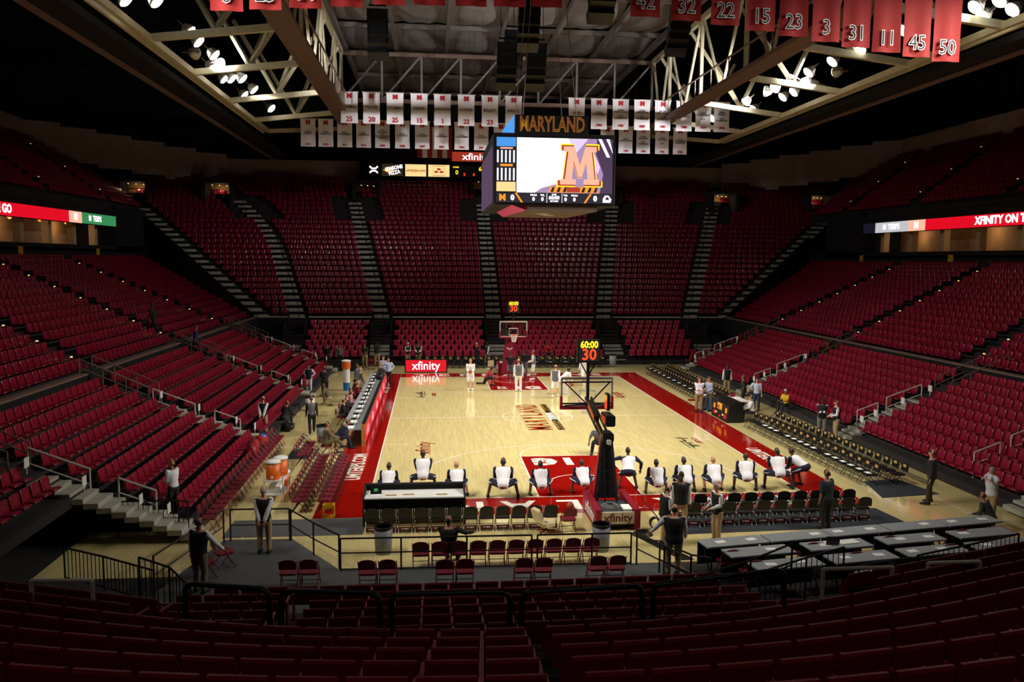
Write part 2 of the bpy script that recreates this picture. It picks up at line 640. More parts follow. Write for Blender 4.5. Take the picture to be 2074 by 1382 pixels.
def seat_template():
    """back with chamfered top edge, folded seat in front; faces +Y; origin on the floor under it"""
    mb = MB()
    # dished back with a rolled top edge
    prof = [(-.10, .43), (-.125, .62), (-.15, .79), (-.175, .825), (-.21, .81), (-.20, .46)]
    xs = [-.23, -.12, 0.0, .12, .23]
    q = [(x, a + .5 * x * x, b) for x in xs for a, b in prof]
    n = len(prof)
    fs = [(i * n + j, (i + 1) * n + j, (i + 1) * n + j + 1, i * n + j + 1) for i in range(4) for j in range(n - 1)]
    fs += [tuple(range(n)), tuple(4 * n + j for j in range(n - 1, -1, -1))]
    mb.poly(q, fs)
    # seat pan with a rolled front
    prof = [(-.12, .42), (.14, .46), (.20, .455), (.23, .42), (.20, .38), (-.10, .37)]
    q = [(x, a, b) for x in (-.22, .22) for a, b in prof]
    fs = [(j, n + j, n + j + 1, j + 1) for j in range(n - 1)] + [tuple(range(n)), tuple(n + j for j in range(n - 1, -1, -1))]
    mb.poly(q, fs)
    return mb


SEAT_T = seat_template()


def mass(name, spots, m, label, cat='seats', zs=1.0):
    """spots: (x,y,z,rz): one joined mesh of uncountable seats"""
    v, f = [], []
    tv, tf = SEAT_T.v, SEAT_T.f
    for (x, y, z, rz) in spots:
        c, s = math.cos(rz), math.sin(rz)
        o = len(v)
        v.extend([(x + a * c - b * s, y + a * s + b * c, z + h * zs) for a, b, h in tv])
        f.extend([tuple(i + o for i in q) for q in tf])
    me = bpy.data.meshes.new(name)
    me.from_pydata(v, [], f)
    me.materials.append(m)
    me.polygons.foreach_set('use_smooth', [len(p) == 4 for p in f])
    ob = put(name, me)
    return tag(ob, label, cat, None, 'stuff')


spots = []
for k in range(FAR_N):
    y = FAR_Y + k * FAR_T + 0.42
    z = FAR_Z + k * FAR_R
    cuts = sorted(a(y) for a in FAR_AISLES)
    edges = [far_xl(y) + 1.6] + sum([[c - .75, c + .75] for c in cuts], []) + [far_xr(y) - 1.6]
    for a, b in zip(edges[::2], edges[1::2]):
        n = int((b - a) / 0.53)
        for i in range(n):
            x = a + (b - a) * (i + .5) / n
            if k >= 17 and min(abs(x - c) for c in cuts) < 2.2 and k < 22:
                continue
            spots.append((x, y, z, math.pi))
mass('far_stand_seats', spots, m_maroon, 'maroon seats filling the steep stand behind the far basket')

# aisle stairs of the far stand: every step a part
step_me = MB().box(-.62, .62, -.19, .19, -.12, .12).mesh('step', m_concrete)
for j, a in enumerate(FAR_AISLES):
    t = thing('aisle_stair', '%s grey stair aisle from the left up the steep far stand' % nth(j + 2), 'stairs', (a(FAR_Y), FAR_Y, FAR_Z), 0, 'aisle stairs of the far stand')
    for k in range(FAR_N - 5):
        for h in (0, 1):
            y = FAR_Y + k * FAR_T + .19 + h * .375
            put('step', step_me, t, (a(y) - a(FAR_Y), y - FAR_Y, k * FAR_R - .1 + h * .23))
    rl = MB()
    P = [(a(FAR_Y + k * FAR_T) - a(FAR_Y), k * FAR_T, k * FAR_R + .95) for k in range(0, FAR_N - 5)]
    rl.tube(P, 0.03, 5)
    for k in range(0, FAR_N - 5, 3):
        rl.tube([(P[k][0], P[k][1], P[k][2] - .95), P[k]], 0.025, 5)
    rl.build('handrail', m_blackmetal, t)
for sgn, fx in ((-1, far_xl), (1, far_xr)):
    t = thing('aisle_stair', 'grey stair aisle along the %s edge of the steep far stand' % ('left' if sgn < 0 else 'right'), 'stairs', (fx(FAR_Y), FAR_Y, FAR_Z), 0, 'aisle stairs of the far stand')
    for k in range(FAR_N - 7):
        for h in (0, 1):
            y = FAR_Y + k * FAR_T + .19 + h * .375
            put('step', step_me, t, (fx(y) - fx(FAR_Y) - sgn * 1.0, y - FAR_Y, k * FAR_R - .1 + h * .23))

# far parapet wall with pale top rail
WALL_GAPS = [a(26.5) for a in FAR_AISLES]
xs = [-19.6] + sum([[c - .85, c + .85] for c in WALL_GAPS], []) + [20.2]
for i, (a, b) in enumerate(zip(xs[::2], xs[1::2])):
    wl = struct('wall_far', MB().box(a, b, 26.1, 26.35, 0.2, 3.28), m_black, 'black parapet wall below the far stand, panel %s from the left' % nth(i + 1), 'wall')
    MB().box(a, b, 26.06, 26.4, 3.28, 3.36).build('cap_rail', m_steel, wl)
struct('wall_far_core', MB().box(-19.6, 20.2, 26.4, 26.5, 0.0, 3.05), m_black, 'black wall behind the stair openings of the far parapet', 'wall')
# stairs going down through the parapet
for j, c in enumerate(WALL_GAPS):
    t = thing('vomitory_stair', '%s dark stair opening from the left in the far parapet' % nth(j + 1), 'stairs', (c, 26.2, 0), 0, 'stair openings of the far parapet')
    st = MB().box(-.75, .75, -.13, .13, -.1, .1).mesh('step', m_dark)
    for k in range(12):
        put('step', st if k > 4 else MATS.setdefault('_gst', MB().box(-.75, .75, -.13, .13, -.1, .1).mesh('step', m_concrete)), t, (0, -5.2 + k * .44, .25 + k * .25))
    for s in (-1, 1):
        rl = MB().tube([(s * .8, -4.4, 1.5), (s * .8, .2, 3.9)], .03, 5).tube([(s * .8, -4.4, .4), (s * .8, -4.4, 1.5)], .03, 5).tube([(s * .8, .2, 2.9), (s * .8, .2, 3.9)], .03, 5)
        rl.build('handrail', m_blackmetal, t)
        MB().box(s * .8 - .03, s * .8 + .03, -2.2, 0, .3, 3.0).build('side_panel', m_black, t)

# far lower bleacher
spots = []
ter = MB()
for k in range(7):
    y = 21.0 + .74 * k
    z = .3 + .33 * k
    ter.box(-18.2, 18.6, y - .45, 26.1, z - .33 if k else 0, z)
    cuts = WALL_GAPS
    edges = [-17.6 + .25 * (6 - k)] + sum([[c - 1.0, c + 1.0] for c in cuts], []) + [18.0 - .25 * (6 - k)]
    for a, b in zip(edges[::2], edges[1::2]):
        if b - a < .5:
            continue
        n = int((b - a) / 0.56)
        for i in range(n - k % 2):
            spots.append((a + (b - a) * (i + .5 + .5 * (k % 2)) / n, y, z, math.pi))
struct('floor_bleacher_far', ter, m_dark, 'dark stepped bleacher deck behind the far baseline', 'terrace')
m_maroon2 = mat('maroon_bleacher_plastic', (172, 40, 68), 0.22, 0.07, 4, coat=0.5)
mass('far_bleacher_seats', spots, m_maroon2, 'maroon seats of the low bleacher behind the far black chairs')

# ---- side stands
UP_X, UP_Z, UP_T, UP_R, UP_N = 19.75, 3.1, 0.82, 0.315, 15


def side_yfar(x):
    """where the side stand meets the mitre wall of the far stand"""
    return 26.2 + (abs(x) - 19.9) / (0.97 if x < 0 else 1.12)


UA = [lambda x: 17.7 + .27 * (abs(x) - 20), lambda x: 6.7 + .32 * (abs(x) - 20), lambda x: -4.9 + .36 * (abs(x) - 20), lambda x: -16.5 + .38 * (abs(x) - 20)]
LA = [17.2, 6.1, -6.3, -17.6]
lamp_me = MB().ball((0, 0, 0), .06, .06, .04, 8, 4).mesh('lens', e_warm)
lampbody_me = MB().box(-.07, .07, -.09, .09, -.09, -.02).mesh('housing', m_blackmetal)
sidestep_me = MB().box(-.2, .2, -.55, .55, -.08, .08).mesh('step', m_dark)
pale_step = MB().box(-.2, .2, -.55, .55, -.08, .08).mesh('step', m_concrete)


def seg_y(y0, y1, cuts, gap):
    e = [y0]
    for c in sorted(cuts):
        if y0 < c < y1:
            e += [c - gap, c + gap]
    return list(zip((e + [y1])[::2], (e + [y1])[1::2]))


for sgn, side in ((-1, 'left'), (1, 'right')):
    ter = MB()
    spots = []
    rz = -sgn * math.pi / 2 * -1
    face = math.pi / 2 if sgn > 0 else -math.pi / 2
    for k in range(UP_N):
        x0 = sgn * (UP_X + k * UP_T)
        x1 = sgn * (UP_X + (k + 1) * UP_T)
        z = UP_Z + k * UP_R
        ye0, ye1 = side_yfar(x0) - .1, side_yfar(x1) - .1
        ter.poly([(x0, -34, z - UP_R - .1), (x0, ye0, z - UP_R - .1), (x0, ye0, z), (x0, -34, z), (x1, ye1, z), (x1, -34, z)], [(0, 1, 2, 3), (3, 2, 4, 5)])
        xs_ = sgn * (UP_X + k * UP_T + .5)
        for a, b in seg_y(-24, side_yfar(xs_) - .9, [u(xs_) for u in UA], .6):
            n = int((b - a) / .54)
            for i in range(n):
                spots.append((xs_, a + (b - a) * (i + .5) / n, z, face))
    struct('floor_terrace_' + side, ter, m_dark, 'dark terrace of the %s side stand above the black wall' % side, 'terrace')
    mass(side + '_upper_seats', spots, m_maroon, 'maroon seats of the %s side stand above the black wall' % side, zs=.88)
    # aisle steps with little step lamps
    for j, u in enumerate(UA[:3]):
        t = thing('aisle_stair', '%s narrow dark aisle with step lamps from the far end, %s side stand' % (nth(j + 1), side), 'stairs', (sgn * UP_X, u(UP_X), UP_Z), 0, 'side stand aisles')
        for k in range(UP_N):
            x = UP_X + k * UP_T + .3
            put('step', sidestep_me, t, (sgn * (x - UP_X), u(x) - u(UP_X), k * UP_R - .04))
        for k in range(1, UP_N, 2):
            x = UP_X + k * UP_T + .3
            lm = put('step_lamp', lampbody_me, t, (sgn * (x - UP_X), u(x) - u(UP_X) - .62, k * UP_R + .42))
            put('lens', lamp_me, lm)
    # black wall with brown cap
    wl = struct('wall_' + side, MB().box(min(sgn * 19.55, sgn * 19.8), max(sgn * 19.55, sgn * 19.8), -30, 26.2, 1.2, 3.3), m_black, 'black wall below the %s side stand' % side, 'wall')
    MB().box(min(sgn * 19.5, sgn * 19.85), max(sgn * 19.5, sgn * 19.85), -30, 26.1, 3.3, 3.37).build('cap_rail', m_trussdim, wl)
    # mitre wall between side stand and far stand
    mw = MB()
    n = 16
    for i in range(n):
        xa, xb = 19.9 + i * 12.3 / n, 19.9 + (i + 1) * 12.3 / n
        ya, yb = side_yfar(sgn * xa), side_yfar(sgn * xb)
        za = UP_Z + UP_R / UP_T * (xa - UP_X) - .3
        zb = UP_Z + UP_R / UP_T * (xb - UP_X) - .3
        mw.poly([(sgn * xa, ya, za - 2), (sgn * xb, yb, zb - 2), (sgn * xb, yb, far_z(yb) + .5), (sgn * xa, ya, far_z(ya) + .5),
                 (sgn * xa, ya + .12, za - 2), (sgn * xb, yb + .12, zb - 2), (sgn * xb, yb + .12, far_z(yb) + .5), (sgn * xa, ya + .12, far_z(ya) + .5)],
                [(0, 1, 2, 3), (4, 7, 6, 5), (3, 2, 6, 7)])
    struct('wall_mitre_' + side, mw, m_black, 'black sloping wall where the %s side stand meets the far stand' % side, 'wall')
    # lower bleacher
    ter = MB()
    spots = []
    yF = 18.6
    yN = -24.0 if sgn < 0 else -19.5
    LX = 12.55 if sgn < 0 else 13.55
    LT = (19.3 - LX) / 9
    for k in range(9):
        x0 = LX + LT * k
        z = .3 + .275 * k
        ter.box(min(sgn * x0, sgn * 19.55), max(sgn * x0, sgn * 19.55), yN if k > 3 or sgn > 0 else -17.0, yF, z - .275 if k else 0.0, z)
        xs_ = sgn * (x0 + .42)
        for a, b in seg_y((yN + .3) if k > 3 or sgn > 0 else -16.8, yF - .2, LA, .6):
            n = int((b - a) / .52)
            for i in range(n):
                spots.append((xs_, a + (b - a) * (i + .5) / n, z, face))
    struct('floor_bleacher_' + side, ter, m_dark, 'dark stepped bleacher deck on the %s side of the court' % side, 'terrace')
    mass(side + '_bleacher_seats', spots, mat('maroon_bleacher_' + side, (136, 16, 42), 0.34, 0.07, 4), 'maroon seats of the low bleacher on the %s side of the court' % side, zs=.84)
    for j, y in enumerate(LA):
        t = thing('bleacher_stair', '%s stair aisle from the far end, low bleacher on the %s' % (nth(j + 1), side), 'stairs', (sgn * LX, y, 0), 0, 'bleacher aisles')
        for k in range(9):
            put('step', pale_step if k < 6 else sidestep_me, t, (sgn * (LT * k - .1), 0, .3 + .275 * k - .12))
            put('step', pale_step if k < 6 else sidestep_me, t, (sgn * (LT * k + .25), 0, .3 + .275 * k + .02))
        # dark opening with handrails in the wall above
        for s in (-1, 1):
            rl = MB()
            for dz in (.95, .6):
                rl.tube([(sgn * 4.6, s * .62, 1.8 + dz), (sgn * 7.3, s * .62, 3.0 + dz)], .025, 5)
            for q in range(4):
                rl.tube([(sgn * (4.6 + q * .9), s * .62, 1.7 + q * .4), (sgn * (4.6 + q * .9), s * .62, 2.75 + q * .4)], .025, 5)
            rl.build('handrail', m_trussdim, t)
        MB().box(min(sgn * 6.92, sgn * 7.3), max(sgn * 6.92, sgn * 7.3), -.6, .6, 1.5, 3.4).build('opening', m_black, t)

# white aisle rails on the low bleachers


def aisle_rail(loc, dx, dz, h, label, m=m_steel, dy=0.0):
    t = thing('aisle_rail', label, 'railing', loc, 0, 'pale aisle rails')
    for q in (0, 1):
        MB().tube([(dx * q, dy * q, dz * q - .15), (dx * q, dy * q, dz * q + h)], .028, 6).build('post', m, t)
    MB().tube([(0, 0, h), (dx, dy, dz + h)], .03, 6).build('top_rail', m, t)
    MB().tube([(0, 0, h * .45), (dx, dy, dz + h * .45)], .025, 6).build('mid_rail', m, t)
    return t


for y, j in ((17.2, 1), (6.1, 2), (-6.3, 3), (-17.0, 4)):
    aisle_rail((-17.2, y, 1.75), 1.7, -.66, .85, 'pale upper aisle rail, %s from the far end on the left bleacher' % nth(j))
    aisle_rail((-14.7, y, .85), 1.05, -.4, .8, 'pale lower aisle rail, %s from the far end on the left bleacher' % nth(j))
for y, j in ((17.2, 1), (6.1, 2), (-6.0, 3), (-14.2, 4)):
    aisle_rail((17.3, y, 1.65), -1.7, -.6, .85, 'pale upper aisle rail, %s from the far end on the right bleacher' % nth(j))
    aisle_rail((15.2, y, .85), -1.0, -.36, .8, 'pale lower aisle rail, %s from the far end on the right bleacher' % nth(j))

# ---- upper level: suites, ribbon boards, upper deck, band wall
for sgn, side in ((-1, 'left'), (1, 'right')):
    X = 31.95
    yE = 30.6 if sgn < 0 else 26.6

    def sb(x0, x1, y0, y1, z0, z1):
        return MB().box(min(sgn * x0, sgn * x1), max(sgn * x0, sgn * x1), y0, y1, z0, z1)
    wl = struct('wall_suite_' + side, sb(X, X + .3, -34, 37.5, 7.2, 9.0), m_black, 'black parapet of the %s suite level' % side, 'wall')
    for y in (26.5, 14.2, 2.0):
        sb(X - .03, X, y - .3, y + .3, 8.25, 8.75).build('notice_board', mat('yellow_notice', (190, 150, 20), .6), wl)
    struct('wall_suite_back_' + side, sb(X + 3.6, X + 3.8, -34, yE, 8.6, 12), mat('tan_wall', (170, 128, 84), .8, .2, 1), 'tan back wall of the %s suites' % side, 'wall')
    struct('floor_suite_' + side, sb(X, X + 3.8, -34, yE, 8.5, 8.7), m_dark, 'floor of the %s suites' % side, 'floor')
    struct('wall_suite_end_' + side, sb(X, X + 3.8, yE, yE + 6.5, 8.5, 12.4), m_black, 'black end wall beside the %s suites' % side, 'wall')
    struct('ceiling_suite_' + side, sb(X, X + 3.8, -34, yE, 11.85, 12.0), m_dark, 'ceiling of the %s suites' % side, 'ceiling')
    for i in range(8):
        y = yE - 1.2 - i * 4.1
        struct('column_suite_' + side, sb(X + 1.2, X + 1.7, y - .25, y + .25, 8.7, 11.85), mat('tan_column', (196, 164, 116), .7), 'tan column %s from the far end in the %s suites' % (nth(i + 1), side), 'column')
    for i in range(6):
        y = yE - 3.4 - i * 4.4
        t = thing('suite_lamp', 'orange globe lamp %s from the far end in the %s suites' % (nth(i + 1), side), 'lamp', (sgn * (X + 2.6), y, 10.8), 0, 'suite lamps')
        MB().ball((0, 0, 0), .16, .16, .14, 8, 6).build('globe', mat('orange_glow', (255, 120, 40), emit=2.0), t)
        MB().tube([(0, 0, .1), (0, 0, 1.05)], .015, 5).build('cord', m_blackmetal, t)
        if i % 2 == 0:
            l = bpy.data.lights.new('suite_bulb', 'POINT')
            l.energy = 45
            l.color = (1, .72, .42)
            l.shadow_soft_size = .2
            put('bulb', l, t, (0, 0, -.25))
    # ribbon board: segments of LED panel
    rb = thing('ribbon_board', 'lit red LED ribbon board along the %s suite level' % side, 'display', (sgn * X, 0, 11.0), 0, 'ribbon boards')
    sb(X - .05, X + .25, -34, yE, -.42, .82).build('housing', m_black, rb).location = (-sgn * X, 0, 0)
    ylist = [(-34, yE - 12.5, e_red), (yE - 12.5, yE - 9.2, e_red), (yE - 9.2, yE - 7.0, e_salmon), (yE - 7.0, yE - 2.2, mat('led_pale', (205, 205, 210), emit=.9) if sgn > 0 else e_green), (yE - 2.2, yE - 0.3, e_navy if sgn > 0 else e_green)]
    for a, b, m in ylist:
        q = sb(X - .09, X - .05, a + .03, b - .03, -.38, .45).build('led_panel', m, rb)
        q.location = (-sgn * X, 0, 0)
    rot = (R(90), 0, R(90) if sgn < 0 else R(-90))
    text('XFINITY ON THE GO', .75, e_white, rb, (-sgn * .11, yE - (18.5 if sgn > 0 else 21), .04), rot, 'lettering', .03)
    text('XFINITY ON THE GO', .75, e_white, rb, (-sgn * .11, -6, .04), rot, 'lettering', .03)
    text('M  TERPS', .6, e_white, rb, (-sgn * .11, yE - 4.6, .04), rot, 'lettering', .02)
    text('M', .7, e_white, rb, (-sgn * .11, yE - 8.1, .04), rot, 'lettering', .04)
    # upper deck
    ter = MB()
    spots = []
    for k in range(13):
        x0, x1 = 32.3 + k * .8, 32.3 + (k + 1) * .8
        z = 12.45 + k * .5
        y0, y1 = side_yfar(sgn * x0) - .1, side_yfar(sgn * x1) - .1
        ter.poly([(sgn * x0, -34, z - .6), (sgn * x0, y0, z - .6), (sgn * x0, y0, z), (sgn * x0, -34, z), (sgn * x1, y1, z), (sgn * x1, -34, z)], [(0, 1, 2, 3), (3, 2, 4, 5)])
        for i in range(int((y0 + 6) / .56)):
            y = y0 - .4 - i * .56
            if abs((y - 4 - .25 * k) % 11 - 5.5) < .6:
                continue
            spots.append((sgn * (x0 + .45), y, z, math.pi / 2 if sgn > 0 else -math.pi / 2))
    struct('floor_upper_deck_' + side, ter, m_dark, 'dark terrace of the %s upper deck' % side, 'terrace')
    mass(side + '_upper_deck_seats', spots, m_maroon, 'maroon seats of the %s upper deck beneath the pale band wall' % side)
    # step lamps in the upper deck aisles
    for j in range(3):
        for k in range(2, 12, 4):
            y = 9.5 + 11 * j - 5.5 + 6 + .25 * k
            if y > side_yfar(sgn * (32.3 + k * .8)):
                continue
            t = thing('step_lamp', 'small warm step lamp, %s step of %s upper deck aisle, %s side' % (nth(k), nth(j + 1), side), 'lamp', (sgn * (32.3 + k * .8), y, 12.45 + k * .5 + .4), 0, 'upper deck step lamps')
            put('housing', lampbody_me, t)
            put('lens', lamp_me, t)
# pale band wall at the top of the bowl, stepped panels
bp_ = []
for sgn in (-1, 1):
    for i in range(7):
        bp_.append((sgn, (sgn * 43.2, 30 - i * 9.5), (sgn * 43.2, 39.5 - i * 9.5), 18.7 + .05 * i))
    C0, C1 = (sgn * 43.2, 39.5), (sgn * 27, 48.3)
    for i in range(6):
        f0, f1 = i / 6, (i + 1) / 6
        bp_.append((sgn, (C0[0] + (C1[0] - C0[0]) * f0, C0[1] + (C1[1] - C0[1]) * f0), (C0[0] + (C1[0] - C0[0]) * f1, C0[1] + (C1[1] - C0[1]) * f1), 18.6 - .35 * i))
    for i in range(3):
        bp_.append((sgn, (sgn * (27 - i * 5.6), 48.3), (sgn * (27 - (i + 1) * 5.6), 48.3), 16.4))
for i, (sgn, a, b, z) in enumerate(bp_):
    d = Vector((b[0] - a[0], b[1] - a[1], 0)).normalized()
    nrm = Vector((-d.y, d.x, 0)) * .3
    q = MB().slab([(a[0], a[1]), (b[0], b[1]), (b[0] + nrm.x, b[1] + nrm.y), (a[0] + nrm.x, a[1] + nrm.y)], z - 1.2, z + 2.1)
    struct('wall_band', q, m_band, 'pale concrete band wall panel %s around the top of the %s bowl' % (nth(i % 16 + 1), 'left' if sgn < 0 else 'right'), 'wall')
struct('wall_back', MB().box(-60, 60, 56, 56.4, 10, 30), m_black, 'black back wall of the hall beyond the far stand', 'wall')
struct('wall_side_left', MB().box(-56.4, -56, -50, 56, 10, 30), m_black, 'black outer wall of the hall on the left', 'wall')
struct('wall_side_right', MB().box(56, 56.4, -50, 56, 10, 30), m_black, 'black outer wall of the hall on the right', 'wall')
struct('floor_upper_ledge', MB().box(-27, 27, 46.7, 56, 15.9, 16.1), m_dark, 'dark ledge behind the top row of the far stand', 'floor')
# entrance portals in the far stand and corners
for i, (x, y, z, c) in enumerate(((-12.0, 43.0, 13.6, 0), (0.0, 43.6, 14.2, 0), (13.0, 43.0, 13.6, 0), (-26.5, 42.0, 13.3, 1), (25.0, 41.6, 13.0, 1), (-34.5, 42.0, 13.3, 1), (35.5, 41.5, 13.0, 1))):
    t = thing('entrance_portal', '%s dark entrance portal at the top of the far stand' % ORD[i + 1], 'portal', (x, y, z), 0, 'entrance portals')
    for s in (-1, 1):
        MB().box(s * 1.3 - .15, s * 1.3 + .15, 0, 2.4, -1.2, 2.1).build('side_wall', m_dark, t)
    MB().box(-1.45, 1.45, -.2, 2.4, 2.1, 2.35).build('lintel', m_dark, t)
    MB().box(-1.15, 1.15, 2.2, 2.35, -1.0, 2.1).build('passage', mat('tan_passage', (176, 136, 84), .8), t)
    for q in range(3):
        MB().ball((-.6 + q * .6, .6 + .4 * q, 1.95), .07, .07, .05, 8, 4).build('lamp_lens', e_warm, t)
    if c:
        l = bpy.data.lights.new('portal_bulb', 'POINT')
        l.energy = 10
        l.color = (1, .78, .45)
        put('bulb', l, t, (0, 1.4, 1.6))
# ================================================================== CEILING
m_beam = mat('grey_painted_beam', (122, 114, 106), .6, .08, 3)
struct('ceiling', MB().box(-58, 58, -55, 58, 29.0, 29.3), m_black, 'dark roof deck of the arena', 'ceiling')
# draped fabric bays between the purlins
YB = [-36 + 8.5 * i for i in range(11)]
XB = [-12.6, -8.4, -4.2, 0.0, 4.2, 8.4, 12.6]
for j in range(len(YB) - 1):
    for i in range(len(XB) - 1):
        x0, x1, y0, y1 = XB[i] + .15, XB[i + 1] - .15, YB[j] + .15, YB[j + 1] - .15
        n = 6
        q, fs = [], []
        for a in range(n + 1):
            for b in range(n + 1):
                u, v = a / n, b / n
                sag = .75 * math.sin(math.pi * v) * (0.6 + .4 * math.sin(math.pi * u)) + .06 * math.sin(19 * u + i) + .05 * math.sin(23 * v + 2 * i + j)
                q.append((x0 + (x1 - x0) * u, y0 + (y1 - y0) * v, 26.2 - sag))
        for a in range(n):
            for b in range(n):
                fs.append((a * (n + 1) + b, a * (n + 1) + b + 1, (a + 1) * (n + 1) + b + 1, (a + 1) * (n + 1) + b))
        o = MB().poly(q, fs).build('ceiling_drape', m_ceiling, None, True)
        tag(o, 'sagging grey ceiling fabric bay, column %s from left, row %s from the near end' % (nth(i + 1), nth(j + 1)), 'ceiling', None, 'structure')
for i, x in enumerate(XB):
    struct('beam_long', MB().bar((x, -36, 25.6), (x, 49, 25.6), .28, .5), m_beam, 'long cream roof beam, %s from the left' % nth(i + 1), 'beam')
for j, y in enumerate(YB):
    struct('beam_cross', MB().bar((-12.6, y, 25.9), (12.6, y, 25.9), .22, .35), m_beam, 'cross roof beam, %s from the near end' % nth(j + 1), 'beam')

# ================================================================== CATWALK TRUSSES
for sgn, side in ((-1, 'left'), (1, 'right')):
    xi, xo, xx = 12.5, 18.2, 19.5
    tr = thing('catwalk_truss', 'long %s catwalk truss of cream pipes carrying the floodlights' % side, 'truss', (sgn * 15.5, 5, 18), 0, 'catwalk trusses')

    def tp(nm, mbx, m):
        o = mbx.build(nm, m, tr)
        o.location = (-sgn * 15.5, -5, -18)
        return o
    y0, y1 = -26, 25
    # inner walkway: deck, kickboard, rails
    tp('walkway', MB().box(min(sgn * xi, sgn * (xi - 1.0)), max(sgn * xi, sgn * (xi - 1.0)), y0, y1 - 2.5, 18.5, 18.72), m_trussdim)
    tp('chord', MB().bar((sgn * xi, y0, 18.7), (sgn * xi, y1, 18.7), .3, .42), m_trussdim)
    tp('chord', MB().bar((sgn * (xi - 1.0), y0, 19.8), (sgn * (xi - 1.0), y1 - 2.5, 19.8), .08, .08), m_trussdim)
    tp('chord', MB().bar((sgn * xi, y0, 24.2), (sgn * xi, y1, 24.2), .3, .35), m_truss)
    tp('chord', MB().bar((sgn * xo, y0, 18.0), (sgn * xo, y1, 18.0), .22, .3), m_truss)
    tp('chord', MB().bar((sgn * (xo + .35), y0, 17.9), (sgn * (xo + .35), y1, 17.9), .12, .2), m_truss)
    tp('fascia', MB().bar((sgn * (xx + .4), y0, 17.75), (sgn * (xx + .4), y1 + 14, 17.75), 1.4, .35), m_black)
    tp('fascia', MB().bar((sgn * (xx + 1.1), y0, 17.7), (sgn * (xx + 1.1), y1 + 14, 17.7), .3, .5), m_trussdim)
    tp('chord', MB().bar((sgn * xi, y1, 18.3), (sgn * xo, y1, 18.0), .22, .3), m_truss)
    ys = [-22.5, -15.5, -8.6, -1.9, 5.0, 12.9, 20.2]
    for a, y in enumerate(ys):
        tp('crossbeam', MB().bar((sgn * (xi - .2), y, 18.75), (sgn * xo, y, 18.05), .26, .32), m_truss)
        ym = ys[a + 1] if a + 1 < len(ys) else 25
        xm = sgn * 15.3
        tp('brace', MB().bar((xm, y, 18.5), (sgn * xi, y + 2.3, 23.9), .2, .2), m_truss)
        tp('brace', MB().bar((xm, y, 18.5), (sgn * 18.4, y + 2.3, 23.6), .2, .2), m_truss)
        tp('brace', MB().bar((xm, y, 18.5), (xm - sgn * .6, y + 3.6, 22.2), .2, .2), m_truss)
        tp('post', MB().bar((sgn * xi, y, 18.7), (sgn * xi, y, 24.2), .22, .22), m_truss)
        tp('post', MB().bar((sgn * xi, (y + ym) / 2, 18.7), (sgn * xi, y + .2, 24.2), .16, .16), m_truss)
        tp('post', MB().bar((sgn * xi, (y + ym) / 2, 18.7), (sgn * xi, ym - .2, 24.2), .16, .16), m_truss)
    for q in range(16):
        y = y0 + 1 + q * 3.0
        tp('rail_post', MB().bar((sgn * (xi - 1.0), y, 18.6), (sgn * (xi - 1.0), y, 19.8), .06, .06), m_trussdim)
# end truss across the far side, behind the banners
et = thing('end_truss', 'cream end truss crossing behind the white banners', 'truss', (0, 25.3, 20), 0)
for z in (20.6, 24.2):
    MB().bar((-12.5, 0, z - 20), (12.5, 0, z - 20), .25, .3).build('chord', m_trussdim, et)
for i in range(9):
    x = -12.5 + i * 3.125
    MB().bar((x, 0, .6), (x, 0, 4.2), .16, .16).build('post', m_beam, et)
    if i < 8:
        MB().bar((x, 0, .6), (x + 3.125, 0, 4.2), .14, .14).build('brace', m_beam, et)

# ================================================================== FLOODLIGHTS
LL = [(-18.05, -5.23), (-16.83, -5.19), (-16.81, -0.6), (-16.89, 1.16), (-17.68, 3.5), (-16.81, 3.8), (-16.92, 5.78), (-17.69, 6.7), (-17.28, 9.54), (-16.64, 9.45), (-17.73, 9.6), (-16.64, 12.58), (-17.66, 14.45), (-16.81, 19.08)]
LR = [(15.61, -2.0), (15.59, 0.84), (16.87, 2.95), (15.5, 3.38), (16.52, 5.94), (15.23, 5.31), (17.2, 6.4), (15.2, 8.56), (15.44, 7.78), (17.04, 10.17), (17.04, 8.6), (15.33, 12.08), (16.81, 14.38), (15.26, 18.42), (16.02, -8.23), (15.96, -5.11), (16.91, -8.68), (17.3, -9.6), (18.03, -7.58), (18.64, -8.57)]
lp = thing('floodlight', 'floodlight', 'floodlight', (0, 0, 18.7))
MB().lathe([(.1, .42), (.2, .36), (.33, .1), (.35, 0)], n=12).build('housing', m_steel, lp, True)
MB().lathe([(.33, -.005), (.27, -.07), (.1, -.1)], n=12).build('lens', e_lamp, lp, True)
MB().bar((-.34, 0, .1), (-.34, 0, .6), .04, .06).bar((.34, 0, .1), (.34, 0, .6), .04, .06).bar((-.36, 0, .6), (.36, 0, .6), .06, .05).build('yoke', m_trussdim, lp)
fl = Series(lp)
for s_ in (-1, 1):
    (LL if s_ < 0 else LR).extend([(s_ * (16.2 + .9 * (k % 2)), -12.0 - 2.0 * k) for k in range(7)])
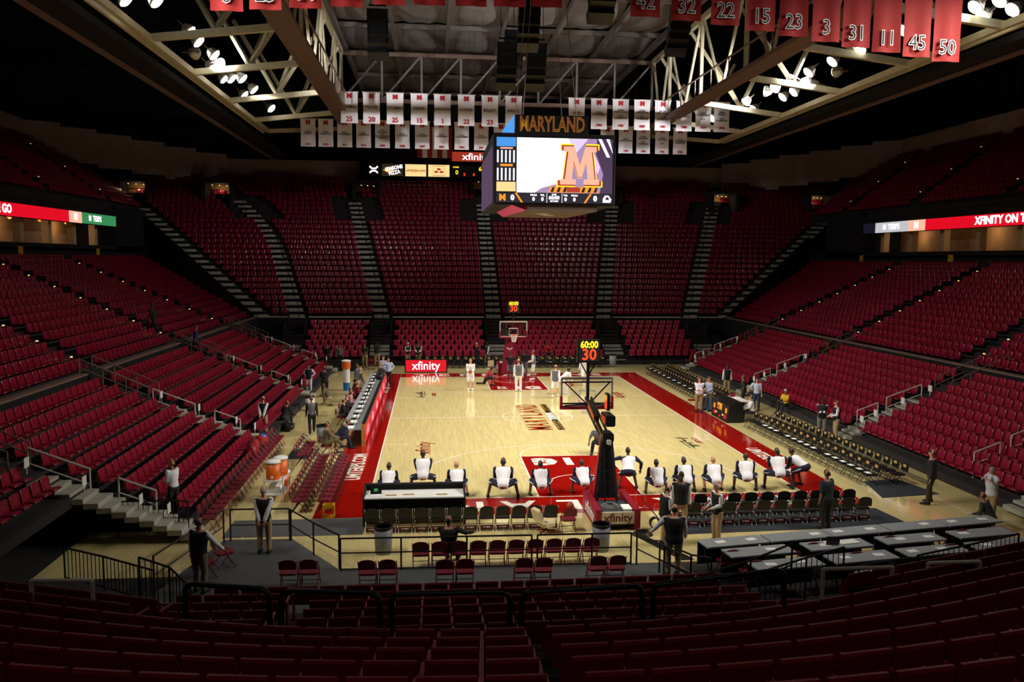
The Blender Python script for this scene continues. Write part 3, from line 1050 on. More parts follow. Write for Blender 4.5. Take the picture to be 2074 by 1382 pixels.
for side, lst in (('left', LL), ('right', LR)):
    for i, (x, y) in enumerate(sorted(lst, key=lambda p: p[1])):
        o = fl.place('bright floodlight, %s from the near end of the %s catwalk' % (nth(i + 1), side), (x, y, 18.7), 0, 'catwalk floodlights')
        tgt = Vector((-x * .18, max(-11, min(13, y * 1.05)), 0)) if y > -11 else Vector((-x * .2, y * .95 + 9.5, 1.0))
        d = tgt - Vector((x, y, 18.7))
        q = d.to_track_quat('-Z', 'Y')
        o.rotation_mode = 'XYZ'
        # the lamp body leans partly toward the court
        o.rotation_euler = q.to_euler()
        if i % 2 == 0 or y < -11:
            l = bpy.data.lights.new('flood_beam', 'SPOT')
            l.energy = LAMP_W
            l.color = (1.0, 0.955, 0.86)
            l.spot_size = R(LAMP_CONE)
            l.spot_blend = 1.0
            l.shadow_soft_size = 0.28
            put('beam', l, o, (0, 0, -.12))
        elif 0 < y < 9:
            # turned along the hall onto the hanging banners
            o.rotation_euler = (Vector((-x * (.35 if i % 4 == 1 else -.45), 20, 20.0)) - Vector((x, y, 18.7))).to_track_quat('-Z', 'Y').to_euler()
            l = bpy.data.lights.new('banner_beam', 'SPOT')
            l.energy = LAMP_W * 1.5
            l.color = (.97, .96, 1.0)
            l.spot_size = R(62)
            l.spot_blend = .8
            l.shadow_soft_size = .28
            put('beam', l, o, (0, 0, -.12))

# fill lights added out of view above the near stand, brightening its seats
hl = thing('fill_light', 'x', 'floodlight', (0, -44, 21))
MB().lathe([(.12, .5), (.3, .4), (.4, 0)], n=12).build('housing', m_steel, hl, True)
MB().lathe([(.37, -.01), (.3, -.06)], n=12).build('lens', e_sign, hl)
MB().tube([(0, 0, .5), (0, 0, 5.0)], .03, 5).build('hanger', m_blackmetal, hl)
l = bpy.data.lights.new('fill_beam', 'SPOT')
l.energy = 900
l.color = (1.0, .9, .82)
l.spot_size = R(110)
l.spot_blend = 1.0
l.shadow_soft_size = .4
put('beam', l, hl, (0, 0, -.1))
hls = Series(hl)
for i, x in enumerate((-16, -9, -2, 5, 12)):
    hls.place('added unseen fill light above the near stand, %s from left' % nth(i + 1), (x, -43.0, 20.6), 0, 'added fill lights')
# ================================================================== BANNERS
def banner_mesh(wd, ht, m, seed):
    nx, nz = 6, 8
    q, fs = [], []
    for b in range(nz + 1):
        for a in range(nx + 1):
            u, v = a / nx, b / nz
            q.append(((u - .5) * wd * (1 - .03 * math.sin(v * 3)), .035 * math.sin(u * 9 + seed) * v, -v * ht))
    for b in range(nz):
        for a in range(nx):
            i = b * (nx + 1) + a
            fs.append((i, i + nx + 1, i + nx + 2, i + 1))
    n = len(q)
    q2 = [(x, y + .012, z) for x, y, z in q]
    mbx = MB().poly(q + q2, fs + [tuple(i + n for i in reversed(f)) for f in fs])
    return mbx.mesh('cloth', m, True)


WB = [banner_mesh(1.2, 2.15, m_cloth, s) for s in (0, 2, 4)]
WB2 = [banner_mesh(1.16, 2.1, m_cloth, s) for s in (1, 3, 5)]
RB = [banner_mesh(1.02, 2.3, m_redcloth, s) for s in (0, 2, 4)]
pole_w = MB().tube([(-.66, 0, .02), (.66, 0, .02)], .03, 6).mesh('pole', m_steel)
pole_r = MB().tube([(-.56, 0, .02), (.56, 0, .02)], .03, 6).mesh('pole', m_steel)
wire_me = MB().tube([(0, 0, 0), (0, 0, 5.2)], .006, 4).mesh('hanging_wire', m_blackmetal)


def M_emblem(mm, size):
    return text_mesh('M', size, mm, .03, .002)


def banner(x, y, z, kind, i, lines, label, group):
    t = thing('banner', label, 'banner', (x, y, z), 0, group)
    wdt = .62 if kind != 'r' else .52
    put('cloth', {'w': WB, 'x': WB2, 'r': RB}[kind][i % 3], t)
    put('pole', pole_w if kind != 'r' else pole_r, t)
    for s in (-1, 1):
        w_ = put('hanging_wire', wire_me, t, (s * wdt * .9, 0, 0))
        w_.scale = (1, 1, ((26.1 if abs(x) < 12.0 else 29.05) - z) / 5.2)
    if kind in 'wx':
        text('M', .42, m_redink, t, (0, -.055, -.28), UP, 'emblem', .03)
    for s, size, zz, m, bold, sx in lines:
        text(s, size, m, t, (0, -.06, zz), UP, 'lettering', bold, sx=sx)
    return t


front = [(-11.25, 'THOMAS', '25'), (-9.7, 'TOLIVER', '20'), (-8.05, 'COLEMAN', '25'), (-6.35, 'HARPER', '15'), (-4.7, 'LANGHORNE', '1'), (-3.0, 'DORON', '22'), (-1.3, 'BULLETT', '23'), (0.4, 'PERAZIC', '12'),
         (5.0, 'HEISS', '32'), (6.65, 'NCAA\nTOURNAMENT', '1984'), (8.25, 'NCAA\nSWEET SIXTEEN\n\nACC\nCHAMPIONS', '1983'), (9.85, 'NCAA\nFINAL FOUR\n\nACC\nCHAMPIONS', '1989'), (11.4, 'NCAA\nELITE EIGHT\n\nACC\nCHAMPIONS', '1981'), (13.0, 'NCAA\nELITE EIGHT', '1980'), (14.45, 'NCAA\nTOURNAMENT\n\nACC', '1979'), (15.85, 'AIAW\nFINALIST\n\nACC\nCHAMPIONS', '1978')]
for i, (x, nm, num) in enumerate(front):
    long = '\n' in nm
    banner(x, 18, 19.8, 'w', i, [(nm, .17 if long else .26, -1.05, m_ink, .004, .9 if len(nm) < 9 or long else .75), (num, .22 if long else .46, -1.88, m_redink, .012, 1.0)],
           'white banner with red M and %s, %s from left in the front banner row' % ('number ' + num if not long else 'year ' + num, nth(i + 1)), 'front row of white banners')
backL = [(-15.0, 'NCAA\nSWEET 16', '2014'), (-13.65, 'NCAA\nFINAL FOUR', '2012'), (-12.2, 'NCAA\nTOURNAMENT', '2011'), (-10.75, 'ACC\nCHAMPIONS', '2010'), (-9.3, 'NCAA\nFINAL FOUR\nACC\nREGULAR SEASON\nCHAMPIONS', '2009'), (-7.75, 'NCAA\nELITE EIGHT', '2008'), (-6.2, 'NCAA\nTOURNAMENT', '2007'), (-4.7, 'NCAA\nTOURNAMENT', '2005'), (-3.1, 'NCAA\nTOURNAMENT', '2004'), (-1.55, 'NCAA\nTOURNAMENT', '2001'), (0.0, 'NATIONAL\nCHAMPIONS', '2006'),
         (8.6, 'NCAA\nTOURNAMENT', '1993'), (10.1, 'NCAA\nSWEET SIXTEEN', '1990'), (11.55, 'NCAA\nELITE EIGHT\n\nACC\nCHAMPIONS', '1988'), (13.1, 'NCAA\nELITE EIGHT\n\nACC', '1986'), (14.6, 'ACC\nTOURNAMENT\nCHAMPIONS', '1985')]
for i, (x, nm, num) in enumerate(backL):
    banner(x, 24, 18.85, 'x', i, [(nm, .17, -1.05, m_ink, .004, .85), (num, .2, -1.92, m_redink, .01, 1.0)],
           'white championship banner dated %s, %s from left in the back banner row' % (num, nth(i + 1)), 'back row of white banners')
# red retired number banners nearer the camera; the line of hangers bows down to the outer ends
redn = [(-11.95, '6', -.42), (-10.75, '25', -.34), (-9.5, '34', -.25), (-8.2, '44', -.15), (-6.85, '15', -.05), (-5.55, '33', 0.0), (-4.2, '32', .02), (-2.95, '23', .05), (-1.7, '34', .08), (1.6, '42', -.1), (3.0, '32', -.18), (4.35, '22', -.28), (5.6, '15', -.42), (6.75, '23', -.56), (7.9, '3', -.7), (9.0, '31', -.85), (10.1, '11', -.98), (11.2, '45', -1.1), (12.3, '50', -1.22)]
for i, (x, num, dz) in enumerate(redn):
    banner(x, -14, 18.65 + dz, 'r', i, [(num, .7, -1.85, m_white, .022, .9), (num, .7, -1.85, m_ink, -.01, .9)],
           'red banner with number %s, %s from left in the near hanging row' % (num, nth(i + 1)), 'red number banners')
for o in bpy.data.objects:
    if o.name.startswith('lettering') and o.parent and o.parent.get('group') == 'red number banners' and o.data.materials[0] == m_ink:
        o.location.y = -.066

# flag between banners and wall
fg = thing('hanging_flag', 'striped red and white flag hanging behind the white banners', 'flag', (-5.2, 30, 19.4))
for k in range(7):
    MB().box(-1.5 + k * .43, -1.5 + (k + 1) * .43 - .01, 0, .02, -2.6, 0).build('stripe', mat('flag_red', (170, 40, 40), .8) if k % 2 == 0 else m_cloth, fg)

# ================================================================== CENTRE SCOREBOARD
sb_ = thing('scoreboard', 'centre-hung video scoreboard with a bright front screen and MARYLAND sign', 'scoreboard', (0, -1, 10.3))


def S(nm, mbx, m, lab=None, par=None):
    o = mbx.build(nm, m, par or sb_)
    o.location = (0, 1, -10.3) if par is None else (0, 0, 0)
    if lab:
        o['label'] = lab
    return o


S('housing', MB().box(-2.75, 2.75, -4.85, 3.0, 10.6, 13.75), m_black)
S('lower_box', MB().slab([(-1.2, -4.7), (2.0, -4.7), (1.6, 1.4), (-1.75, 1.4)], 10.35, 10.62), mat('brown_panel', (96, 78, 66), .6), 'brown underside panel with lettering')
S('lower_screen', MB().poly([(-1.22, -4.72, 10.36), (-1.77, 1.4, 10.36), (-2.1, 1.4, 10.6), (-1.9, -4.72, 10.6)], [(0, 1, 2, 3), (3, 2, 1, 0)]), mat('led_rose', (200, 60, 84), emit=.7))
text('XFINITY', .7, mat('led_cream', (200, 180, 120), emit=.4), sb_, (0, -.7, .04), (R(180), 0, R(70)), 'lettering', .02)
S('side_screen', MB().box(-2.8, -2.76, -4.7, 2.9, 10.7, 13.2), e_purple, 'dim purple side screen')
S('side_screen', MB().box(2.76, 2.8, -4.7, 2.9, 10.7, 13.2), e_purple)
FY = -4.9
fs_ = S('front_screen', MB().box(-2.66, 2.66, FY - .02, FY + .05, 10.66, 13.62), m_blackplastic, 'bright front video screen')


def scr(nm, x0, x1, z0, z1, m, d=0.005):
    o = MB().box(x0, x1, FY - .025 - d, FY - .02, z0, z1).build(nm, m, fs_)
    return o


def scp(nm, pts, m, d):
    n = len(pts)
    y = FY - .025 - d
    return MB().poly([(a, y, b) for a, b in pts], [tuple(range(n))]).build(nm, m, fs_)


scr('picture', -1.72, 2.62, 11.14, 13.55, e_lav)
scp('picture_glow', [(-1.72, 13.55), (.6, 13.55), (.9, 12.9), (.75, 12.2), (.3, 11.6), (-.6, 11.35), (-.9, 11.14), (-1.72, 11.14)], e_white, .008)
scp('picture_glow', [(.6, 13.55), (1.5, 13.55), (.95, 12.9)], mat('led_pale_violet', (226, 205, 240), emit=1.1), .008)
scp('picture_shade', [(1.9, 13.55), (2.62, 13.55), (2.62, 11.14), (2.05, 11.14), (2.2, 12.0), (1.85, 12.9)], e_purple, .007)
for a in (0, .36):
    scp('picture_beam', [(1.95 + a, 13.55), (2.1 + a, 13.55), (min(2.62, 2.5 + a), 12.75 + a * .6), (min(2.62, 2.35 + a), 12.75 + a * .5)], e_white, .009)
scp('picture_glow', [(1.5, 13.1), (1.65, 13.15), (2.05, 12.3), (1.95, 12.0), (1.6, 12.6)], mat('led_violet', (235, 180, 240), emit=1.3), .009)
MS = [(-.5, 0), (-.5, .14), (-.38, .14), (-.30, .86), (-.42, .86), (-.42, 1), (-.14, 1), (0, .5), (.14, 1), (.42, 1), (.42, .86), (.30, .86), (.38, .14), (.5, .14), (.5, 0), (.1, 0), (.1, .14), (.2, .14), (.16, .62), (.04, .2), (-.04, .2), (-.16, .62), (-.2, .14), (-.1, .14), (-.1, 0)]


def bigM(par_fn, cx, cz, sx, sz, m, d):
    return par_fn('letter_emblem', [(cx + a * sx, cz + b * sz) for a, b in MS], m, d)


bigM(scp, 1.12, 11.42, 2.1, 1.9, e_yellow, .010)
bigM(scp, 1.12, 11.46, 1.98, 1.8, e_signred, .012)
bigM(scp, 1.13, 11.52, 1.78, 1.68, e_salmon, .014)
scp('emblem_base', [(-.3, 11.16), (2.0, 11.16), (1.9, 11.42), (-.2, 11.42)], e_amber, .013)
for k in range(8):
    if k in (3, 4):
        continue
    xx = -.2 + k * .28
    scp('emblem_check', [(xx, 11.18), (xx + .14, 11.18), (xx + .2, 11.4), (xx + .1, 11.4)], e_dark, .015)
scp('emblem_check', [(.55, 11.18), (1.15, 11.18), (1.15, 11.4), (.55, 11.4)], e_signred, .016)
# statistics column
scr('stats_header', -2.62, -1.76, 13.15, 13.55, e_blue)
scr('stats_panel', -2.62, -1.76, 11.62, 13.13, e_navy)
for k in range(5):
    scr('stats_bar', -2.6 + .0 + k * .18, -2.6 + .07 + k * .18, 12.45, 12.98, e_white, .008)
    scr('stats_bar', -2.6 + .0 + k * .18, -2.6 + .07 + k * .18, 11.66, 12.2, e_white, .008)
scr('stats_title', -2.45, -1.9, 13.04, 13.11, e_salmon, .009)
scr('stats_title', -2.45, -1.9, 12.28, 12.38, e_amber, .009)
scr('sponsor_panel', -2.62, -1.76, 11.18, 11.6, e_sign)
scr('score_strip', -2.62, 2.62, 10.7, 11.12, e_navy)
YS = FY - .04
for s, x, size in (('M', -2.35, .38), ('0', -1.9, .32), ('0', 1.85, .32)):
    put('score_lettering', text_mesh(s, size, e_amber if s == 'M' else e_white, .02, .001), fs_, (x, YS, 10.9), UP)
for s, x in (('FOULS', -.95), ('TOL', -.55), ('TOL', .5), ('FOULS', .9)):
    put('score_lettering', text_mesh(s, .1, e_white, .006, .001), fs_, (x, YS, 11.03), UP)
    put('score_lettering', text_mesh('0', .22, e_white, .012, .001), fs_, (x, YS, 10.85), UP)
put('score_lettering', text_mesh('POSS', .09, e_white, .006, .001), fs_, (-.02, YS, 11.06), UP)
put('score_lettering', text_mesh('60:00', .22, e_white, .01, .001), fs_, (-.02, YS, 10.92), UP)
put('score_lettering', text_mesh('1ST HALF', .09, e_white, .006, .001), fs_, (-.02, YS, 10.77), UP)
for x in (-.36, .33):
    scr('score_divider', x, x + .02, 10.7, 11.12, e_white, .012)
scp('score_slash', [(-1.8, 11.12), (-1.7, 11.12), (-1.42, 10.7), (-1.52, 10.7)], e_amber, .012)
scp('score_slash', [(1.6, 11.12), (1.7, 11.12), (1.42, 10.7), (1.32, 10.7)], e_amber, .012)
scp('visitor_emblem', [(2.2, 10.74), (2.55, 10.74), (2.6, 10.88), (2.45, 11.06), (2.3, 11.06), (2.2, 10.92)], e_white, .012)
scp('visitor_emblem', [(2.32, 10.86), (2.45, 10.86), (2.5, 10.92), (2.4, 11.0), (2.34, 10.96)], e_navy, .015)
# sign on top
S('sign_box', MB().box(-1.55, 1.95, -2.6, -2.3, 13.75, 14.95), m_black)
S('upper_screen', MB().poly([(-1.6, -2.6, 14.95), (-1.6, -2.6, 13.8), (-1.95, 2.4, 13.8), (-1.75, 2.4, 14.95)], [(0, 1, 2, 3), (3, 2, 1, 0)]), e_blue)
S('upper_frame', MB().box(-1.5, 1.9, -2.3, 2.4, 13.75, 14.4), m_black)
text('MARYLAND', .98, mat('sign_gold', (200, 150, 40), emit=.55), sb_, (.2, -1.61, 4.2), UP, 'lettering', .018, sx=.6)
text('MARYLAND', .98, mat('sign_maroon', (150, 50, 40), emit=.5), sb_, (.2, -1.625, 4.2), UP, 'lettering', -.008, sx=.6)
for k in range(14):
    S('sign_check', MB().box(-1.3 + k * .22, -1.3 + k * .22 + (.18 if k % 3 else .1), -2.63, -2.6, 13.82, 13.94), mat('sign_yellow', (200, 190, 50), emit=.5) if k % 4 else MATS['sign_gold'])
for x in (-1.2, 1.5):
    for y in (-2.2, 2.2):
        S('cable', MB().tube([(x, y, 14.4), (x * .3, y * .4, 25.6)], .02, 5), m_steel)

# hanging speaker clusters
sp = thing('speaker_array', 'x', 'speaker', (0, 0, 20))
for k in range(5):
    q = MB().xprism([(-.35, -.22), (.3, -.3), (.3, .3), (-.35, .22)], -.6, .6).build('speaker_cabinet', m_blackplastic, sp)
    q.location = (0, .1 * k + .03 * k * k, 2.0 - .5 * k)
    q.rotation_euler = (R(-7 * k), 0, 0)
    MB().box(-.5, .5, -.37, -.35, -.18, .18).build('grille', m_black, q)
MB().bar((-.5, 0, 2.5), (.5, 0, 2.5), .1, .1).tube([(-.4, 0, 2.5), (-.4, 0, 6.2)], .02, 4).tube([(.4, 0, 2.5), (.4, 0, 6.2)], .02, 4).build('rigging', m_blackmetal, sp)
ss = Series(sp)
for x, y, z, lab in ((-8.6, 8, 20.3, 'tall black speaker array hanging near the left catwalk'), (8.9, 6, 20.6, 'tall black speaker array hanging near the right catwalk'),
                     (-.9, 9.2, 19.0, 'dark speaker array above the left of the scoreboard'), (.9, 9.2, 19.0, 'dark speaker array above the right of the scoreboard'),
                     (-.1, 4.5, 20.2, 'black speaker array at the roof centre above the scoreboard'), (2.4, -3.5, 19.6, 'black speaker array beside the roof centre cluster'), (-.2, 12, 20.5, 'small dark array behind the roof centre cluster')):
    ss.place(lab, (x, y, z), 0, 'hanging speaker arrays')

# advertising boards above the far stand
SGY = 46.0


def adboard(x0, x1, z0, z1, m, label, brand):
    t = thing('advertising_board', label, 'sign', ((x0 + x1) / 2, SGY, z0), 0, 'boards above the far stand')
    wd = (x1 - x0) / 2
    MB().box(-wd, wd, 0, .3, 0, z1 - z0).build('case', m_black, t)
    MB().box(-wd + .08, wd - .08, -.03, 0, .08, z1 - z0 - .08).build('face', m, t)
    return t, wd, z1 - z0


t, wd, h = adboard(-12.2, -10.8, 16.7, 18.1, e_dark, 'small black lit board with a white crossed arcs emblem', 0)
for s in (1, -1):
    q = MB()
    P = [(-.42, .34 * s), (-.2, .12 * s), (.2, .12 * s), (.42, .34 * s)]
    for (a, b), (c, d) in zip(P, P[1:]):
        q.bar((a, -.06, h / 2 + b), (c, -.06, h / 2 + d), .02, .16)
    q.build('emblem', e_white, t)
t, wd, h = adboard(-10.75, -8.35, 16.7, 18.1, mat('sign_olive', (70, 60, 40), emit=.4), 'dark lit board with white SEASONS PIZZA lettering', 0)
text('SEASONS', .52, e_white, t, (.15, -.05, h / 2 + .2), (R(90), R(-12), 0), bold=.02, sx=.85)
text('PIZZA', .52, e_white, t, (.2, -.05, h / 2 - .28), (R(90), R(-12), 0), bold=.02, sx=.85)
MB().poly([(-1.0, -.045, .7), (.1, -.045, 1.15), (-.1, -.045, .2)], [(0, 1, 2), (2, 1, 0)]).build('slice_shape', e_amber, t)
t, wd, h = adboard(-8.3, -5.95, 16.7, 18.1, e_sign, 'cream lit board with small red lettering', 0)
text('umterps.com', .42, e_signred, t, (0, -.05, h / 2), UP, bold=.01, sx=.9)
t, wd, h = adboard(-5.9, -3.5, 16.7, 18.1, e_sign, 'cream lit board with a red ovals emblem in a square', 0)
for dx, dz in ((-.28, -.12), (.28, -.12), (0, .16)):
    MB().ball((dx, -.05, h / 2 + dz), .22, .02, .12, 12, 6).build('emblem', e_signred, t)
q = MB()
for a, b, c, d in ((-.6, -.5, .6, -.5), (.6, -.5, .6, .5), (.6, .5, -.6, .5), (-.6, .5, -.6, -.5)):
    q.bar((a, -.05, h / 2 + b), (c, -.05, h / 2 + d), .02, .04)
q.build('emblem_frame', e_signred, t)
t, wd, h = adboard(-3.4, 3.6, 16.7, 18.1, e_dark, 'dark auxiliary scoreboard with yellow and red digits', 0)
text('HOME', .22, e_yellow, t, (-3.0, -.05, h - .3), UP, bold=.005)
text('0', .62, e_yellow, t, (-2.9, -.05, .55), UP, bold=.01)
text('60:00', .62, e_yellow, t, (0.1, -.05, .95), UP, bold=.01)
text('5', .42, e_scarlet, t, (-2.1, -.05, .35), UP, bold=.01)
text('0', .42, e_scarlet, t, (-1.1, -.05, .35), UP, bold=.01)
SGY = 46.0
t, wd, h = adboard(-3.4, 5.4, 18.35, 19.5, mat('sign_brickred', (196, 66, 44), emit=.6), 'red lit sign reading xfinity center above the dark scoreboard', 0)
text('xfinity', 1.0, e_white, t, (-1.75, -.05, h / 2 - .02), UP, bold=.01, sx=1.2)
text('center', 1.0, e_white, t, (2.1, -.05, h / 2 - .02), UP, bold=.004, sx=1.2)
struct('wall_gantry', MB().box(-13, 13, 46.3, 46.7, 15.9, 19.6), m_black, 'black gantry wall carrying the boards above the far stand', 'wall')
# ================================================================== BASKETBALL HOOPS
def hoop(s, label):
    """s=-1 near end (seen from behind), +1 far end; built for the near end facing +Y, turned for the far end"""
    t = thing('basketball_hoop', label, 'hoop', (0.03, s * 17.0, 0), 0 if s < 0 else math.pi, 'basketball hoops')
    Y0 = -17.0

    def P(nm, mbx, m, lab=None, par=None):
        o = mbx.build(nm, m, par or t)
        if lab:
            o['label'] = lab
        return o
    yb = 3.9                     # backboard plane, local
    # wheeled base
    P('base', MB().box(-.52, .62, -.85, 1.0, .12, .36), m_blackmetal)
    for sx in (-1, 1):
        bx0, bx1 = sorted((.07 + sx * .5, .07 + sx * .69))
        pad = P('side_pad', MB().xprism([(-1.0, .05), (1.1, .05), (1.1, .68), (-1.0, .66)], bx0, bx1), m_maroonpad, 'maroon padded side wall')
        put('lettering', text_mesh('xfinity', .55, m_white, .01, .002), pad, (.07 + sx * .695, -.05, .36), (R(90), 0, R(90) if sx > 0 else R(-90)))
        P('caster', MB().lathe([(.09, 0), (.09, .12)], .07 + sx * .4, -.6, 10).lathe([(.09, 0), (.09, .12)], .07 + sx * .4, .8, 10), m_blackmetal)
    P('ballast', MB().box(-.42, .56, -.9, .2, .36, .58), mat('dark_ballast', (44, 48, 54), .8))
    P('rear_panel', MB().box(-.43, .57, -1.0, -.92, .22, .58), mat('beige_panel', (196, 184, 156), .6), 'beige rear panel with maroon lettering')
    text('xfinity', .36, mat('maroon_ink', (96, 14, 30), .6), t, (.07, -1.005, .4), UP, 'lettering', .004, sx=1.0)
    # coiled cable on the ballast
    cb = MB()
    for k in range(4):
        cb.tube([((.28 - .05 * k) * math.cos(a * .5) - .05, (.3 - .04 * k) * math.sin(a * .5) - .4, .6 + .02 * k) for a in range(14)], .015, 5)
    P('coiled_cable', cb, mat('grey_cable', (120, 120, 118), .6))
    P('white_cloth', MB().box(.28, .54, -.85, -.35, .58, .63), m_paper)
    # mast: padded court side, black lattice behind
    P('mast_pad', MB().poly([(-.33, .8, .5), (.42, .8, .5), (.42, 1.0, .5), (-.33, 1.0, .5), (-.08, .95, 2.5), (.22, .95, 2.5), (.22, 1.12, 2.5), (-.08, 1.12, 2.5)],
                            [(0, 3, 2, 1), (4, 5, 6, 7), (0, 1, 5, 4), (1, 2, 6, 5), (2, 3, 7, 6), (3, 0, 4, 7)]), m_maroonpad, 'maroon padded mast')
    P('mast_back', MB().poly([(-.27, .74, .5), (.42, .74, .5), (.42, .8, .5), (-.27, .8, .5), (-.04, .89, 2.5), (.22, .89, 2.5), (.22, .95, 2.5), (-.04, .95, 2.5)],
                             [(0, 3, 2, 1), (4, 5, 6, 7), (0, 1, 5, 4), (1, 2, 6, 5), (2, 3, 7, 6), (3, 0, 4, 7)]), m_black)
    for sx in (-1, 1):
        P('mast_post', MB().bar((.06 + sx * .34, .55, .36), (.07 + sx * .13, .8, 2.5), .08, .08), m_blackmetal)
        P('mast_post', MB().bar((.06 + sx * .2, -.1, .4), (.07 + sx * .1, .7, 2.45), .05, .05), m_blackmetal)
        P('lift_arm', MB().bar((.07 + sx * .1, .8, 2.45), (sx * .1, 3.6, 3.3), .06, .09), m_blackmetal)
        P('lift_arm', MB().bar((.07 + sx * .08, 1.0, 2.25), (sx * .08, 3.65, 3.0), .05, .07), m_blackmetal)
    for k in range(5):
        z = .7 + k * .36
        P('mast_rung', MB().bar((-.3 + .05 * k, .56 + .045 * k, z), (.42 - .05 * k, .56 + .045 * k, z), .05, .05), m_blackmetal)
    P('knuckle', MB().rbox(-.1, .26, .6, 1.1, 2.35, 2.66, .06), m_blackmetal)
    P('bright_bracket', MB().rbox(.02, .16, .52, .6, 2.3, 2.45, .02), m_steel)
    P('arm_pad', MB().xprism([(2.0, 2.72), (3.3, 3.08), (3.3, 3.28), (2.0, 2.95)], -.1, .06), m_blackvinyl)
    P('pad_panel', MB().xprism([(2.05, 2.75), (3.2, 3.08), (3.2, 3.24), (2.05, 2.93)], -.115, -.1), mat('rust_panel', (190, 80, 40), .5))
    # side camera box and a side timer seen edge-on
    P('camera_box', MB().rbox(.14, .46, 1.3, 2.1, 2.72, 3.08, .04), m_blackvinyl)
    P('pad_panel', MB().box(.125, .14, 1.35, 2.05, 2.78, 3.02), MATS['rust_panel'])
    tm = P('side_timer', MB().box(.33, .43, 2.0, 2.4, 3.12, 3.68), m_blackplastic, 'small timer turned sideways')
    MB().box(.32, .33, 2.05, 2.35, 3.44, 3.62).build('digit_panel', e_amber, tm)
    MB().box(.32, .33, 2.05, 2.35, 3.17, 3.42).build('digit_panel', e_scarlet, tm)
    # backboard
    fr = MB()
    for a, b in (((-.915, 2.9), (.915, 2.9)), ((.915, 2.9), (.915, 3.97)), ((.915, 3.97), (-.915, 3.97)), ((-.915, 3.97), (-.915, 2.9))):
        fr.bar((a[0], yb, a[1]), (b[0], yb, b[1]), .06, .05)
    bb = P('backboard', MB().box(-.9, .9, yb - .006, yb + .006, 2.92, 3.95), glass, 'clear glass backboard')
    fr.build('frame', m_glassframe if s > 0 else mat('pewter_frame', (120, 112, 108), .4), bb)
    q = MB()
    for a, b in (((-.305, 3.06), (.305, 3.06)), ((.305, 3.06), (.305, 3.5)), ((.305, 3.5), (-.305, 3.5)), ((-.305, 3.5), (-.305, 3.06))):
        q.bar((a[0], yb + .01, a[1]), (b[0], yb + .01, b[1]), .012, .05)
    q.build('target_square', m_white, bb)
    q = MB()
    for a, b in (((-.89, 2.945), (.89, 2.945)), ((.89, 2.945), (.89, 3.93)), ((.89, 3.93), (-.89, 3.93)), ((-.89, 3.93), (-.89, 2.945))):
        q.bar((a[0], yb + .012, a[1]), (b[0], yb + .012, b[1]), .012, .05)
    q.build('border_line', m_white, bb)
    MB().box(-.97, .97, yb - .05, yb + .06, 2.83, 2.93).box(-.97, -.88, yb - .05, yb + .06, 2.9, 3.3).box(.88, .97, yb - .05, yb + .06, 2.9, 3.3).build('edge_pad', m_maroonpad, bb)
    for sx in (-1, 1):
        P('board_strut', MB().bar((sx * .8, yb - .05, 3.8), (0, yb - .25, 3.02), .04, .04), m_blackmetal)
        P('board_strut', MB().bar((sx * .8, yb - .05, 2.98), (sx * .1, yb - .3, 3.05), .04, .04), m_blackmetal)
    P('board_strut', MB().bar((-.9, yb - .06, 3.82), (.9, yb - .06, 3.82), .05, .05), m_blackmetal)
    P('board_strut', MB().bar((-.9, yb - .06, 3.05), (.9, yb - .06, 3.05), .05, .05), m_blackmetal)
    P('board_mast', MB().bar((0, yb - .15, 3.0), (0, yb - .15, 4.6), .1, .1), m_blackmetal)
    for sx in (-1, 1):
        P('timer_strut', MB().bar((sx * .3, yb - .15, 4.58), (0, yb - .15, 4.05), .04, .04), m_blackmetal)
    # rim and net
    rim = P('rim', MB().tube([(.2286 * math.cos(2 * math.pi * k / 20), yb + .38 + .2286 * math.sin(2 * math.pi * k / 20), 3.05) for k in range(21)], .012, 6), m_rim)
    MB().box(-.1, .1, yb, yb + .16, 2.98, 3.07).build('bracket', m_rim, rim)
    nt_ = MB()
    for k in range(12):
        a0 = 2 * math.pi * k / 12
        for sg in (1, -1):
            pts = []
            for j in range(5):
                rr = .225 - .1 * (j / 4) ** .7
                a = a0 + sg * j * .26
                pts.append((rr * math.cos(a), yb + .38 + rr * math.sin(a), 3.04 - .11 * j))
            nt_.tube(pts, .008, 4)
    nt_.build('net', m_net, rim)
    # shot clock: faces the camera on both ends (four sided unit)
    sc = P('shot_clock', MB().box(-.4, .4, yb - .3, yb + .02, 4.55, 5.36), m_blackplastic, 'shot clock showing yellow 60:00 over red 30')
    for sg, ry in ((-1, 0), (1, 180)):
        yy = yb - .305 if sg < 0 else yb + .025
        for tx, sz, zz, m in (('60:00', .34, 5.18, e_yellow), ('30', .56, 4.82, e_scarlet)):
            put('digits', text_mesh(tx, sz, m, .012, .002, sx=.84 if tx == '60:00' else .95), sc, (0, yy, zz), (R(90), 0, R(ry)))
        MB().box(-.36, .36, min(yy, yy - sg * .004), max(yy, yy - sg * .004), 4.6, 5.32).build('display_face', e_dark, sc)
    return t


hn = hoop(-1, 'near basketball hoop seen from behind with maroon xfinity base pads')
hf = hoop(1, 'far basketball hoop with tall maroon padded stanchion facing the court')
